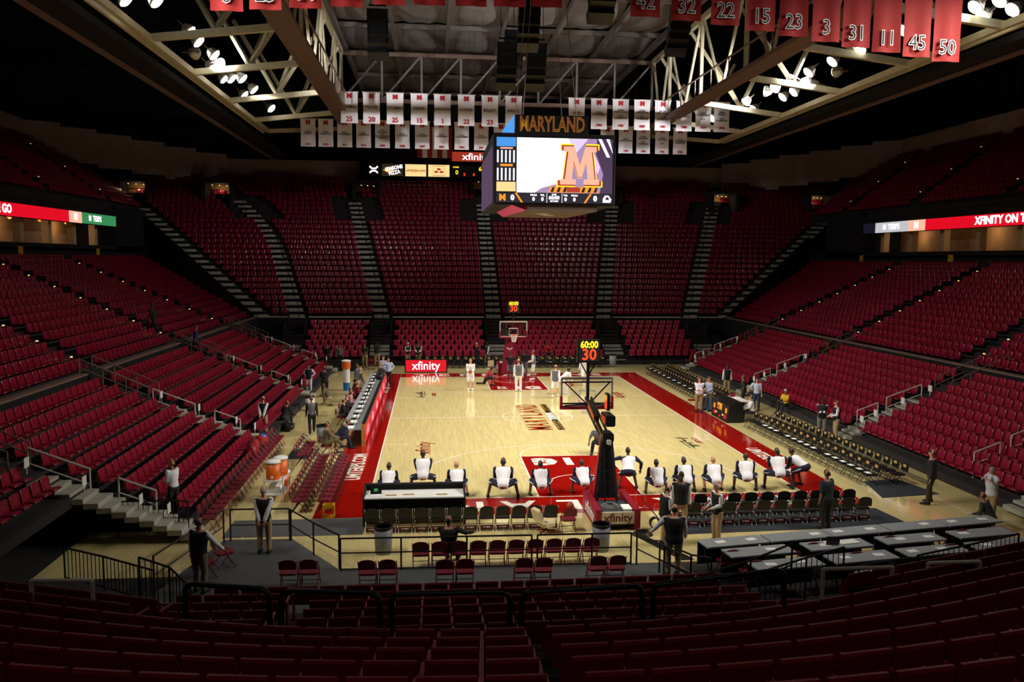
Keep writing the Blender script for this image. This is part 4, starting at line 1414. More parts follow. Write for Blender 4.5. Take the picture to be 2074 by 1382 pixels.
# tall front wedge pad of the far stanchion
fp = MB().poly([(-.62, 2.55, .05), (.62, 2.55, .05), (.62, 3.0, .05), (-.62, 3.0, .05), (-.22, 2.3, 2.75), (.22, 2.3, 2.75), (.22, 2.55, 2.75), (-.22, 2.55, 2.75)],
               [(0, 3, 2, 1), (4, 5, 6, 7), (0, 1, 5, 4), (1, 2, 6, 5), (2, 3, 7, 6), (3, 0, 4, 7)]).build('front_pad', m_maroonpad, hf)
fp.location = (0, -1.35, 0)
q = MB()
for s in (1, -1):
    PP = [(-.2, .16 * s), (-.09, .05 * s), (.09, .05 * s), (.2, .16 * s)]
    for (a, b), (c, d) in zip(PP, PP[1:]):
        q.bar((a, 1.36, 1.75 + b), (c, 1.36, 1.75 + d), .02, .07)
q.build('emblem', m_white, hf)
text('xfinity', .34, m_white, hf, (-.2, 1.66, .45), (R(90), 0, R(180)), 'lettering', .006)

# ================================================================== FOLDING CHAIRS
def make_chair(name, shell, emblem=False, plate=False):
    """faces +Y"""
    t = thing(name, 'x', 'chair')
    o = MB()
    # rounded back panel
    zb, zt = (.52, .66) if shell == m_blackvinyl else (.57, .68)
    pts = []
    for k in range(11):
        a = math.pi * k / 10
        pts.append((.21 * math.cos(a), zt + (.82 - zt) * math.sin(a) ** .6))
    pts = [(.205, zb)] + pts + [(-.205, zb)]
    o.prism(pts, -.235, -.21)
    bk = o.build('backrest', shell, t)
    bk.rotation_euler = (R(5), 0, 0)
    if emblem:
        MB().rbox(-.1, .1, -.2095, -.205, .66, .77, .03).build('emblem', m_tan, bk)
    MB().rbox(-.215, .215, 0, .05, -.22, .22, .05).build('seat', shell, t).location = (0, 0.0, .44)
    s = t.children[-1] if False else [c for c in t.children if c.name.startswith('seat')][0]
    s.rotation_euler = (R(-90), 0, 0)
    s.location = (0, 0, .42)
    leg = MB().tube([(0, -.28, .76), (0, .02, .42), (0, .24, 0)], .013, 5).mesh('leg', (m_blackmetal if emblem else (m_steel if shell == m_blackvinyl else m_maroonvinyl)))
    leg2 = MB().tube([(0, .12, .44), (0, -.24, 0)], .013, 5).mesh('leg', (m_blackmetal if emblem else (m_steel if shell == m_blackvinyl else m_maroonvinyl)))
    for sx in (-1, 1):
        put('leg', leg, t, (sx * .215, 0, 0))
        put('leg', leg2, t, (sx * .2, 0, 0))
    MB().tube([(-.2, -.2, .06), (.2, -.2, .06)], .011, 5).build('crossbar', m_blackmetal, t)
    MB().tube([(-.215, .18, .1), (.215, .18, .1)], .011, 5).build('crossbar', m_blackmetal, t)
    if plate:
        pl = MB().box(-.19, .19, -.225, -.215, .07, .2).build('nameplate', mat('maroon_plate', (86, 10, 20), .5), t)
        put('lettering', text_mesh('M TERPS', .055, m_white, .002, .001), pl, (0, -.226, .135), UP)
    return t


ch_near = Series(make_chair('folding_chair', m_blackvinyl, plate=True))
ch_side = Series(make_chair('folding_chair', m_blackvinyl, emblem=True))
ch_mar = Series(make_chair('folding_chair', m_maroonvinyl))
ch_bench = Series(make_chair('folding_chair', m_maroonvinyl, emblem=True))
for i in range(12):
    ch_near.place('black folding chair, %s from left in the row %s' % (nth(i + 1), 'behind the scorer table' if i < 6 else 'between scorer table and near hoop'), (-7.27 + i * .487, -17.5, 0), 0, 'near baseline black chairs')
for r, (yy, lab) in enumerate(((-16.75, 'farther'), (-17.65, 'nearer'))):
    for i in range(11):
        ch_near.place('black folding chair, %s from left in the %s row beside the near hoop' % (nth(i + 1), lab), (2.45 + i * .56 + r * .05, yy + i * .02, .012), R(-2), 'near right black chairs')
for r, xx in enumerate((10.15, 11.25)):
    for i in range(24):
        ch_side.place('black chair with tan emblem, %s from far end, %s row beyond the scorer console' % (nth(i + 1), 'front' if r == 0 else 'rear'), (xx, 15.4 - i * .56, 0), R(90), 'right sideline black chairs, far part')
    for i in range(19):
        ch_side.place('black chair with tan emblem, %s from far end, %s row nearer than the console' % (nth(i + 1), 'front' if r == 0 else 'rear'), (xx + .02 * i, -3.4 - i * .57, 0), R(90), 'right sideline black chairs, near part')
for r, yy in enumerate((18.9, 19.7)):
    for i in range(25):
        ch_side.place('black chair with tan emblem, %s from left in the %s row behind the far baseline' % (nth(i + 1), 'front' if r == 0 else 'rear'), (-6.4 + i * .58, yy, 0), R(180), 'far baseline black chairs')
for r, xx in enumerate((-8.95, -9.75)):
    for i in range(12):
        ch_bench.place('maroon chair with tan emblem, %s from near end, %s row of the left team bench' % (nth(i + 1), 'front' if r == 0 else 'rear'), (xx, -15.4 + i * .53, 0), R(-90), 'left team bench chairs')
for i in range(5):
    ch_bench.place('maroon chair with tan emblem, %s from near end of the short third row' % nth(i + 1), (-10.6, -9.3 + i * .53, 0), R(-90), 'left short row chairs')
for i in range(22):
    ch_mar.place('maroon folding chair, %s from near end in the row along the left bleacher foot' % nth(i + 1), (-12.15, -17.0 + i * .53, 0), R(-90), 'left bleacher foot chairs')
for i in range(10):
    if i == 6:
        pass
    ch_mar.place('maroon folding chair, %s from left in the row behind the black railing' % nth(i + 1), (-5.8 + i * .505, -20.45, 0), 0, 'chairs behind the railing')
for i, (x, y) in enumerate([(-8.97, -21.75), (-8.48, -21.75), (-7.07, -21.9), (-6.58, -21.9), (-5.19, -22.0), (-4.7, -22.0), (-3.26, -22.05), (-2.77, -22.05), (-1.42, -22.05), (-.93, -22.05)]):
    ch_mar.place('maroon folding chair on the grey platform, %s chair of the %s pair from left' % ('left' if i % 2 == 0 else 'right', nth(i // 2 + 1)), (x, y - .05, .12), 0, 'paired chairs on the platform')
ch_mar.place('maroon folding chair turned at the left rail of the platform', (-10.9, -20.3, .12), R(-60), 'chairs by the left platform rail')
ch_mar.place('maroon folding chair behind the turned one at the left platform rail', (-11.2, -21.0, .12), R(-60), 'chairs by the left platform rail')
ch_mar.place('lone maroon folding chair beside the last black chair', (-1.42, -17.9, 0), R(4))
o = ch_mar.place('small maroon chair by the far left stair of the court', (-9.9, 18.3, 0), R(180))
# beige swivel stool beside the near chairs
t = thing('swivel_stool', 'beige low swivel chair beside the near black chairs', 'stool', (-2.1, -18.0, 0), R(-65))
MB().rbox(-.24, .24, 0, .1, -.22, .22, .08).build('seat', m_cream, t).rotation_euler = (R(-90), 0, 0)
t.children[0].location = (0, 0, .34)
b = MB().rbox(-.2, .2, -.06, .06, 0, .42, .06).build('backrest', m_cream, t)
b.location = (0, -.26, .4)
b.rotation_euler = (R(18), 0, 0)
MB().lathe([(.04, .08), (.04, .34)], n=8).build('column', m_blackmetal, t)
for k in range(5):
    a = 2 * math.pi * k / 5
    MB().bar((0, 0, .1), (.27 * math.cos(a), .27 * math.sin(a), .06), .05, .04).build('foot', m_maroonvinyl, t)
t = thing('swivel_stool', 'beige low chair beside the far hoop base', 'stool', (-1.35, 15.9, 0), R(160))
MB().rbox(-.24, .24, 0, .1, -.22, .22, .08).build('seat', m_cream, t).rotation_euler = (R(-90), 0, 0)
t.children[0].location = (0, 0, .4)
b = MB().rbox(-.22, .22, -.05, .05, 0, .45, .06).build('backrest', m_cream, t)
b.location = (0, -.24, .48)
for sx in (-1, 1):
    for sy in (-1, 1):
        MB().tube([(sx * .18, sy * .18, .4), (sx * .22, sy * .22, 0)], .015, 5).build('leg', m_steel, t)

# ================================================================== TABLES, BOARDS, CONSOLES
# near left scorer table: black front board, white shelf
t = thing('scorer_table', 'black fronted scorer table with white shelf before the near black chairs', 'table', (-6.03, -16.6, 0))
MB().box(-1.55, 1.55, .25, .33, .05, 1.12).build('front_board', m_black, t)
MB().box(-1.55, 1.55, .2, .36, 1.1, 1.14).build('top_ledge', m_black, t)
MB().box(-1.5, 1.5, -.62, .25, .90, .94).build('shelf', m_white, t)
for sx in (-1, 1):
    MB().xprism([(-.62, .05), (.33, .05), (.33, 1.14), (.1, 1.14), (-.62, .9)], sx * 1.5, sx * 1.56).build('side_panel', m_black, t)
lt = thing('laptop', 'black laptop at the left end of the scorer table shelf', 'laptop', (-7.2, -16.95, .94), R(5))
MB().box(-.17, .17, -.15, .1, 0, .02).build('keyboard', m_white, lt)
q = MB().box(-.17, .17, 0, .015, 0, .24).build('screen', m_blackplastic, lt)
q.location = (0, .1, .02)
q.rotation_euler = (R(-18), 0, 0)
MB().box(-.06, .06, -.003, 0, .08, .17).build('display', e_green, q)
for i, x in enumerate((-6.75, -6.22, -5.2)):
    o = thing('name_card', 'printed table card, %s from left on the scorer table shelf' % nth(i + 1), 'card', (x, -16.95 + (.06 if i == 1 else 0), .94), 0, 'cards on the scorer table')
    MB().box(-.18, .18, -.06, .06, 0, .006).build('card', m_tan, o)
    put('lettering', text_mesh('TERRAPINS', .06, m_ink, .003, .001), o, (0, 0, .008))
# left press table with LED board
t = thing('press_table', 'long press table with red LED front along the left sideline', 'table', (-8.9, 2.9, 0))
MB().box(.38, .5, -9.2, 9.2, .03, .95).build('board_case', m_blackplastic, t)
for k in range(6):
    MB().box(.5, .515, -9.1 + k * 3.04, -9.1 + k * 3.04 + 3.0, .1, .86).build('led_panel', e_red if k % 2 == 0 else mat('led_crimson', (214, 30, 60), emit=.8), t)
    text('xfinity', .55, e_pink, t, (.52, -7.6 + k * 3.04, .47), (R(90), 0, R(90)), 'lettering', .01)
MB().box(.36, .52, -9.2, 9.2, .95, .99).build('top_ledge', m_blackplastic, t)
MB().box(-.55, .38, -9.1, 9.1, .70, .74).build('tabletop', m_tabletop, t)
MB().box(.36, .53, -9.25, -9.18, 0, .99).build('end_panel', mat('ochre_panel', (170, 110, 40), .6), t)
for k in range(8):
    MB().box(-.5, -.46, -9 + k * 2.55, -8.96 + k * 2.55, 0, .7).build('leg', m_steel, t)
random.seed(11)
for i in range(28):
    y = -5.8 + i * .64
    if i % 2:
        o = thing('laptop', 'dark laptop, %s item from the near end of the press table' % nth(i + 1), 'laptop', (-9.1, y, .74), R(90 + random.uniform(-15, 15)), 'press table laptops')
        MB().box(-.17, .17, -.12, .12, 0, .02).build('keyboard', m_blackplastic, o)
        q = MB().box(-.17, .17, 0, .012, 0, .23).build('screen', m_blackplastic, o)
        q.location = (0, -.12, .02)
        q.rotation_euler = (R(12), 0, 0)
    else:
        o = thing('paper_stack', 'white papers, %s item from the near end of the press table' % nth(i + 1), 'papers', (-9.05, y, .74), R(random.uniform(-30, 30)), 'press table papers')
        MB().box(-.12, .12, -.16, .16, 0, .02).build('sheet', m_paper, o)
        MB().box(-.1, .14, -.12, .2, .02, .03).build('sheet', m_paper, o)
# far LED board
t = thing('led_board', 'bright red xfinity LED board behind the far left baseline', 'display', (-5.9, 16.55, 0))
MB().box(-1.52, 1.52, 0, .2, .02, .98).build('case', m_blackplastic, t)
MB().box(-1.44, 1.44, -.012, 0, .08, .92).build('led_panel', e_red, t)
text('xfinity', .85, e_white, t, (0, -.02, .5), UP, bold=.01, sx=.95)
# right scorer console
t = thing('scorer_console', 'black sideline scorer console with orange clock digits', 'console', (9.75, -1.15, 0), R(-90))
MB().xprism([(-.4, .02), (.45, .02), (.45, 1.02), (.1, 1.05), (-.3, .85)], -1.15, 1.15).build('cabinet', m_blackplastic, t)
for lx, z0, z1, ww, m in ((-.1, .5, .82, .32, e_amber), (-.85, .45, .7, .1, e_amber), (.85, .45, .7, .1, e_amber), (-.75, .15, .35, .12, e_red), (.8, .15, .35, .12, e_red), (0, .1, .22, .08, e_red), (-.5, .25, .33, .1, e_sign), (.45, .25, .33, .1, e_sign)):
    q = MB().box(lx - ww, lx + ww, -.012, 0, z0, z1).build('digit_panel', m, t)
    q.location = (0, -.39, 0)
    q.rotation_euler = (R(-5), 0, 0)
text('60:00', .26, mat('ink_brown', (60, 20, 10), .6), t, (-.1, -.45, .66), UP, bold=.005)
# right of it: small table with papers and a red cap-like pot
t = thing('side_table', 'small white table beside the scorer console', 'table', (10.4, -.9, 0))
MB().box(-.3, .3, -.9, .9, .98, 1.02).build('tabletop', m_white, t)
for sx in (-1, 1):
    for sy in (-1, 1):
        MB().box(sx * .26 - .02, sx * .26 + .02, sy * .84 - .02, sy * .84 + .02, 0, .98).build('leg', m_steel, t)
o = thing('score_sheet', 'white sheet on the small scorer table', 'paper', (10.4, -.9, 1.02))
MB().box(-.15, .15, -.2, .2, 0, .01).build('sheet', m_paper, o)
o = thing('red_horn', 'small red box on the small scorer table', 'box', (10.35, -.3, 1.02))
MB().rbox(-.12, .12, -.12, .12, 0, .16, .03).build('body', m_maroonpad, o)
MB().box(-.06, .06, -.06, .06, .16, .2).build('knob', m_blackplastic, o)
o = thing('cooler_bag', 'blue cooler with red trim between the two men in shirts', 'cooler', (9.6, 1.5, 0))
MB().rbox(-.3, .3, -.25, .25, .02, .7, .06).build('body', m_blue, o)
MB().rbox(-.32, .32, -.27, .27, .7, .8, .04).build('lid', m_white, o)
o = thing('low_stool', 'low red metal stool by the blue cooler', 'stool', (9.1, 2.3, 0))
MB().box(-.25, .25, -.2, .2, .36, .4).build('seat', m_redpaint, o)
for sx in (-1, 1):
    for sy in (-1, 1):
        MB().tube([(sx * .22, sy * .17, .36), (sx * .26, sy * .2, 0)], .014, 5).build('leg', m_redpaint, o)
# coolers
def cooler(loc, label, h=.55, r=.24):
    t = thing('drink_cooler', label, 'cooler', loc, 0, 'orange drink coolers')
    MB().lathe([(r * .92, 0), (r, .05), (r, h)], n=16).build('body', m_orange, t, True)
    MB().lathe([(r * 1.06, h), (r * 1.06, h + .06), (r * .6, h + .1)], n=16).build('lid', m_white, t, True)
    MB().tube([(r, 0, h * .7), (r * 1.3, 0, h * .75), (r * 1.3, 0, h * .4)], .015, 5).build('handle', m_white, t)
    MB().box(-.03, .03, -r - .06, -r + .02, .08, .14).build('spout', m_white, t)
    return t


ct = thing('cooler_cart', 'white cart carrying orange coolers behind the team bench', 'cart', (-10.75, -13.9, 0))
for z in (.25, .72):
    MB().box(-.32, .32, -.5, .5, z, z + .04).build('shelf', m_white, ct)
for sx in (-1, 1):
    for sy in (-1, 1):
        MB().tube([(sx * .3, sy * .48, 0), (sx * .3, sy * .48, .95)], .018, 5).build('post', m_steel, ct)
cooler((-10.8, -14.12, .76), 'orange drink cooler with white lid on the near side of the cart')
cooler((-10.65, -13.6, .76), 'orange drink cooler with white lid on the far side of the cart')
cooler((-10.75, -12.75, 0), 'orange drink cooler standing on the floor behind the cart', .6, .26)
for i, y in enumerate((-14.1, -13.7)):
    o = thing('towel_stack', 'white towel stack on the lower cart shelf, %s' % ('near' if i == 0 else 'far'), 'towels', (-10.75, y, .29), 0, 'towels on the cart')
    for k in range(4):
        MB().rbox(-.2, .2, -.15, .15, k * .06, k * .06 + .055, .02).build('towel', m_paper, o)
t = thing('drink_dispenser', 'tall orange white and blue dispenser column left of the press table', 'dispenser', (-10.75, 9.0, 0))
MB().lathe([(.2, 0), (.2, .5)], n=14).build('blue_barrel', m_blue, t)
MB().lathe([(.22, .5), (.22, 1.35)], n=14).build('cup_column', m_white, t)
MB().lathe([(.26, 1.35), (.27, 1.8)], n=14).build('orange_barrel', m_orange, t)
MB().lathe([(.28, 1.8), (.28, 1.86), (.15, 1.9)], n=14).build('lid', m_white, t)
t = thing('crate', 'yellow plastic crate at the near end of the team bench', 'crate', (-8.75, -16.0, 0))
for sx in (-1, 1):
    MB().box(sx * .16 - .02, sx * .16 + .02, -.14, .14, 0, .42).build('side', mat('yellow_plastic', (206, 150, 24), .5), t)
    MB().box(-.18, .18, sx * .14 - .01, sx * .14 + .01, .3, .42).build('side', MATS['yellow_plastic'], t)
MB().box(-.16, .16, -.14, .14, 0, .03).build('bottom', MATS['yellow_plastic'], t)
# trash bins
def bin_(loc, label, m=None, r=.26, h=.72):
    t = thing('trash_bin', label, 'bin', loc, 0, 'trash bins')
    MB().lathe([(r * .85, 0), (r, h)], n=16).build('barrel', m or mat('grey_bin', (122, 126, 130), .5), t, True)
    MB().lathe([(r * 1.06, h), (r * 1.06, h + .05), (r * .9, h + .06), (r * .85, h - .1)], n=16).build('rim_liner', m_blackplastic, t)
    return t


bin_((-6.85, -19.3, 0), 'grey trash bin with black liner behind the left railing')
bin_((-.75, -19.55, 0), 'grey trash bin with black liner near the hoop base')
bin_((-10.35, -5.3, 0), 'grey trash bin beside the man in olive at the press table')
bin_((-12.0, 2.3, 0), 'white trash bin at the left bleacher foot', m_white)
bin_((8.35, 19.3, 0), 'pale grey trash bin at the right end of the far chairs', m_tabletop, .28, .9)
# balls
def ball(loc, label):
    t = thing('basketball', label, 'ball', loc, 0, 'basketballs')
    MB().ball((0, 0, 0), .121, .121, .121, 14, 10).build('leather', m_ball, t, True)
    sm = MB()
    for ax in range(2):
        sm.tube([(.122 * math.cos(a * .35), 0, .122 * math.sin(a * .35)) if ax else (.122 * math.cos(a * .35), .122 * math.sin(a * .35), 0) for a in range(19)], .004, 4)
    sm.build('seam', m_ink, t)


ball((-.98, -15.75, .125), 'basketball resting on the floor left of the near hoop base')
ball((3.0, 6.8, .6), 'basketball bouncing beside the bending white player')
# cables near the hoop base
q = MB().tube([(.9, -17.6, .9), (1.35, -18.3, .35), (1.5, -18.7, .02), (1.2, -19.0, .02), (.7, -18.9, .02)], .018, 6)
tag(q.build('power_cable', m_blackmetal), 'black cable trailing from the near hoop base to the floor', 'cable')
q = MB().slab([(.55, -18.6), (.75, -18.6), (1.65, -20.5), (1.3, -20.5)], 0, .012)
tag(q.build('cable_cover', m_blackmetal), 'flat black cable cover running over the maple floor', 'cable cover')
cc = MB()
for k in range(5):
    cc.tube([(.75 + (.3 - .03 * k) * math.cos(a * .5), -18.4 + (.26 - .03 * k) * math.sin(a * .5), .02 + .025 * k) for a in range(14)], .016, 5)
tag(cc.build('coiled_hose', m_blackmetal), 'coil of black cable on the floor beside the hoop base', 'cable')
cc = MB()
for k in range(6):
    cc.tube([(1.25 + .14 * math.cos(a * .6 + k), -18.0 + .1 * k * .3, .2 + .17 * math.sin(a * .6 + k)) for a in range(11)], .02, 5)
tag(cc.build('cable_bundle', m_blackplastic), 'tangled black cable bundle behind the hoop base', 'cable')

# right press tables in four tilted rows
row_t = [((1.55, -21.3), (10.9, -19.85), .0, 'front'), ((1.75, -22.05), (10.75, -20.85), 0.0, 'second'), ((2.15, -22.95), (10.6, -21.75), 0.0, 'third'), ((4.6, -23.75), (10.4, -22.75), 0.0, 'rear')]
tb = thing('press_desk', 'x', 'table')
MB().box(-.91, .91, -.3, .3, .71, .75).build('tabletop', m_tabletop, tb)
MB().box(-.91, .91, .24, .27, .1, .71).build('modesty_panel', m_black, tb)
for sx in (-1, 1):
    MB().bar((sx * .8, -.25, 0), (sx * .8, .2, .71), .03, .03).build('leg', m_blackmetal, tb)
tbs = Series(tb)
pap = thing('desk_sheet', 'x', 'paper')
MB().box(-.14, .14, -.09, .09, 0, .008).build('sheet', m_paper, pap)
pps = Series(pap)
random.seed(5)
for a, b, dz, lab in row_t:
    d = Vector((b[0] - a[0], b[1] - a[1]))
    L = d.length
    n = max(3, int(L / 1.85))
    ang = math.atan2(d.y, d.x)
    pc = 0
    for i in range(n):
        f = (i + .5) / n
        x, y = a[0] + d.x * f, a[1] + d.y * f
        tbs.place('grey topped press desk, %s from left in the %s desk row' % (nth(i + 1), lab), (x, y, dz), ang, 'press desks at near right')
        for s in (-.45, .45):
            if random.random() < .12:
                continue
            pc += 1
            xx = x + math.cos(ang) * (s + random.uniform(-.15, .15))
            yy = y + math.sin(ang) * s + .02
            pps.place('white sheet, %s from left on the %s desk row' % (nth(pc), lab), (xx, yy, dz + .75), ang + random.uniform(-.15, .15), 'sheets on the press desks')
    # maroon chairs tucked under, only backs show
    for i in range(int(n * 1.6)):
        f = (i + .5) / (n * 1.6)
        x, y = a[0] + d.x * f, a[1] + d.y * f
        if lab in ('front', 'second') and i % 2 == 0:
            ch_mar.place('maroon folding chair tucked behind the %s desk row, %s from left' % (lab, nth(i // 2 + 1)), (x, y - .42, dz), ang, 'chairs behind the press desks')
lt = thing('laptop', 'open dark laptop standing on the second press desk row', 'laptop', (5.0, -21.55, .75), R(170))
MB().box(-.17, .17, -.12, .12, 0, .02).build('keyboard', m_white, lt)
q = MB().box(-.17, .17, 0, .012, 0, .23).build('screen', m_blackplastic, lt)
q.location = (0, .12, .02)
q.rotation_euler = (R(-10), 0, 0)
t = thing('folded_cloth', 'white folded cloth beside the laptop on the second desk row', 'cloth', (5.5, -21.5, .75), R(10))
MB().rbox(-.28, .28, -.14, .14, 0, .03, .01).build('fold', m_paper, t)
# programmes on the sideline chairs
k = 0
for i in range(3, 19, 1):
    if i in (6, 12):
        continue
    k += 1
    pps.place('white programme on the %s near sideline chair seat from the console' % nth(i + 1), (10.1 + .02 * i, -3.4 - i * .57, .455), R(90), 'programmes on sideline chairs')
for i in range(1, 22, 2):
    k += 1
    pps.place('white programme on the %s front sideline chair from the far end' % nth(i + 1), (10.1, 15.4 - i * .56, .455), R(90), 'programmes on sideline chairs')
for i in (9, 11, 15, 17, 19, 21, 23):
    pps.place('white programme on the %s front far baseline chair from left' % nth(i + 1), (-6.4 + i * .58, 18.9, .455), 0, 'programmes on far chairs')

# ================================================================== RAILINGS
def railing(name, label, pts, h, m, group, posts=None, mids=(.5,), pickets=0.0, r=.024, curved=False):
    """pts: base points; top rail follows them at height h"""
    t = thing(name, label, 'railing', pts[0], 0, group)
    o = Vector(pts[0])
    P = [Vector(p) - o for p in pts]
    tops = [p + Vector((0, 0, h)) for p in P]
    MB().tube(tops, r, 6).build('top_rail', m, t)
    for f in mids:
        MB().tube([p + Vector((0, 0, h * f)) for p in P], r * .8, 5).build('mid_rail', m, t)
    for p in P:
        MB().tube([p, p + Vector((0, 0, h))], r, 6).build('post', m, t)
    if pickets:
        for a, b in zip(P, P[1:]):
            n = int((b - a).length / pickets)
            if n < 2:
                continue
            me = MB().tube([(0, 0, .08), (0, 0, h)], .011, 4).mesh('picket', m)
            for k in range(1, n):
                put('picket', me, t, a + (b - a) * k / n)
    return t


railing('guard_rail', 'black double rail at the left front of the grey platform', [(-11.2, -18.35, .12), (-9.55, -18.4, .12)], .92, m_blackmetal, 'platform rails')
railing('guard_rail', 'black rail slanting back along the left platform edge', [(-9.5, -18.45, .12), (-8.7, -19.65, .12), (-7.9, -20.7, .12)], .9, m_blackmetal, 'platform rails')
railing('guard_rail', 'black rail along the left part of the platform front', [(-7.85, -20.85, .12), (-6.3, -20.88, .12), (-4.6, -20.92, .12), (-2.9, -20.95, .12)], .86, m_blackmetal, 'platform rails', mids=(.55, .05))
railing('guard_rail', 'black rail along the right part of the platform front', [(-2.75, -20.95, .12), (-1.3, -20.97, .12), (-.25, -20.98, .12)], .86, m_blackmetal, 'platform rails', mids=(.55, .05))
railing('guard_rail', 'black stair rail descending right of the last chair pair', [(-.1, -21.0, .12), (.35, -22.0, .12), (.75, -22.9, .12)], .86, m_blackmetal, 'platform rails')
railing('guard_rail', 'black rail along the left side of the platform', [(-11.35, -18.5, .12), (-11.7, -20.2, .12), (-12.1, -22.0, .12)], .95, m_blackmetal, 'platform rails')
railing('guard_rail', 'black stair rail held by the man with his back turned', [(.35, -21.6, .0), (.75, -22.9, .12), (1.0, -23.6, .3)], .95, m_blackmetal, 'platform rails')
railing('guard_rail', 'short black rail near the left bleacher corner with chairs', [(-14.6, -17.4, 0), (-12.9, -17.4, 0), (-12.6, -17.5, 0)], 1.05, m_blackmetal, 'corner rails', pickets=.14)
# ramp rails with pickets at the near right
railing('picket_rail', 'black ramp rail before the press desks, lower part', [(.6, -24.4, .2), (1.6, -24.45, .5), (2.53, -24.5, .88)], 1.0, m_blackmetal, 'ramp rails', pickets=.0, mids=(.5,))
railing('picket_rail', 'black picket ramp rail before the press desks, middle part', [(1.86, -24.7, .36), (2.8, -24.65, .6), (3.7, -24.6, .8)], 1.0, m_blackmetal, 'ramp rails', pickets=.12, mids=(.1,))
railing('picket_rail', 'black picket ramp rail before the press desks, right part', [(4.07, -24.6, .35), (5.36, -24.5, .47)], 1.0, m_blackmetal, 'ramp rails', pickets=.12, mids=(.1,))
railing('picket_rail', 'black picket ramp rail before the press desks, outer right part', [(5.55, -24.45, .5), (6.84, -24.4, .7), (8.2, -24.2, .85)], 1.0, m_blackmetal, 'ramp rails', pickets=.12, mids=(.1,))
# picket rails at the near left vomitory
railing('picket_rail', 'black picket rail beside the left vomitory, farther', [(-14.6, -20.9, 0.1), (-13.4, -21.6, .1), (-11.9, -22.6, .1)], .85, m_blackmetal, 'vomitory rails', pickets=.13, mids=(.1,))
railing('picket_rail', 'black picket rail beside the left vomitory, nearer', [(-11.75, -23.9, .75), (-11.1, -24.0, .55), (-10.5, -24.6, .35)], 1.0, m_blackmetal, 'vomitory rails', pickets=.13, mids=(.1,))
struct('wall_vomitory_right', MB().slab([(2.6, -24.3), (9.5, -24.1), (9.5, -25.2), (2.9, -28.4), (2.6, -28.4)], 0, .34), m_black, 'black vomitory block at the near right', 'wall')
# white steps in the vomitories
for nm, cx, cy, ang, lab in (('vomitory_stair', 1.9, -25.2, R(-12), 'grey stair treads in the right vomitory behind the near block'), ('vomitory_stair', -11.0, -25.4, R(10), 'pale stair treads in the left vomitory beside the near block')):
    t = thing(nm, lab, 'stairs', (cx, cy, 0), ang, 'near stairs')
    for k in range(7):
        put('step', MATS.setdefault('_vs', MB().box(-.6, .6, -.16, .16, -.04, .04).mesh('step', m_concrete)), t, (0, -k * .38, .35 + k * .17))

# ================================================================== NEAR SEATS
st = thing('arena_seat', 'x', 'seat')
bm_ = MB()
bm_.xprism([(-.17, .40), (-.13, .40), (-.165, .80), (-.175, .83), (-.205, .83), (-.215, .80)], -.25, .25)
bk = bm_.build('backrest', m_seat_near, st)
MB().xprism([(-.12, .40), (.03, .45), (.02, .51), (-.13, .77)], -.235, .235).build('seat', m_seat_near, st)
MB().rbox(.255, .305, -.2, .16, .60, .635, .012).build('armrest', m_arm, st)
MB().xprism([(-.17, 0), (.02, 0), (.0, .6), (-.16, .6)], .262, .298).build('standard', m_seat_near, st)
SS = Series(st)
rows = {}
# front block behind the grey platform
for k in range(6):
    y = -23.85 - .78 * k
    z = .2 + .172 * k
    x0 = -10.35 - .16 * k
    x1 = 1.0 + .12 * k
    off = (-5.42 - x0) % .565
    n = int((x1 - x0) / .565)
    for i in range(n):
        x = x0 + off + i * .565
        if abs(x + 8.35) < .33 and k > 0:
            continue
        rows.setdefault(('front', k), []).append((x, y - .0035 * (x + 4.5) ** 2 * -1, z, 0.0))
# main block: rows on shallow arcs
XC, YC = -4.3, -14.3


AL, AR = -.33, .30


def arc_pt(Rr, a):
    """row curve: circular in the middle, straight wings beyond"""
    c = max(AL, min(AR, a))
    e = (a - c) * Rr
    return XC + Rr * math.sin(c) + e * math.cos(c), YC - Rr * math.cos(c) + e * math.sin(c), c


def arc_row(k, lo, hi):
    Rr = 17.0 + .9 * k
    out = []
    da = .565 / Rr
    a0 = -.066
    for i in range(int((lo - a0) / da), int((hi - a0) / da) + 1):
        x, y, c = arc_pt(Rr, a0 + (i + .5) * da + (.012 if i > 1 else 0))
        out.append((x, y, 2.64 + .325 * k, c))
    return out


for k in range(0, 6):
    rows[('main', k)] = arc_row(k, -.55, .66)
for k in range(-2, 0):
    rows[('lside', k)] = arc_row(k, -.66, -.405)
    rows[('rside', k)] = arc_row(k, .385, .72)
names = {('front', k): '%s row of the block behind the platform' % nth(k + 1) for k in range(6)}
names.update({('main', k): '%s row behind the black hoop rails' % nth(k + 1) for k in range(6)})
names.update({('lside', k): 'row beside the left vomitory, %s back' % nth(k + 3) for k in range(-2, 0)})
names.update({('rside', k): 'row beside the right vomitory, %s back' % nth(k + 3) for k in range(-2, 0)})
cnt = 0
for key, lst in rows.items():
    vis = []
    for (x, y, z, a) in lst:
        u, v = px((x, y, z + .8))
        if -60 < u < 2134 and v < 1440:
            vis.append((u, x, y, z, a))
    vis.sort()
    for i, (u, x, y, z, a) in enumerate(vis):
        cnt += 1
        SS.place('maroon seat, %s from left in the %s' % (nth(i + 1), names[key]), (x, y, z), a, names[key])
print('near seats', cnt)
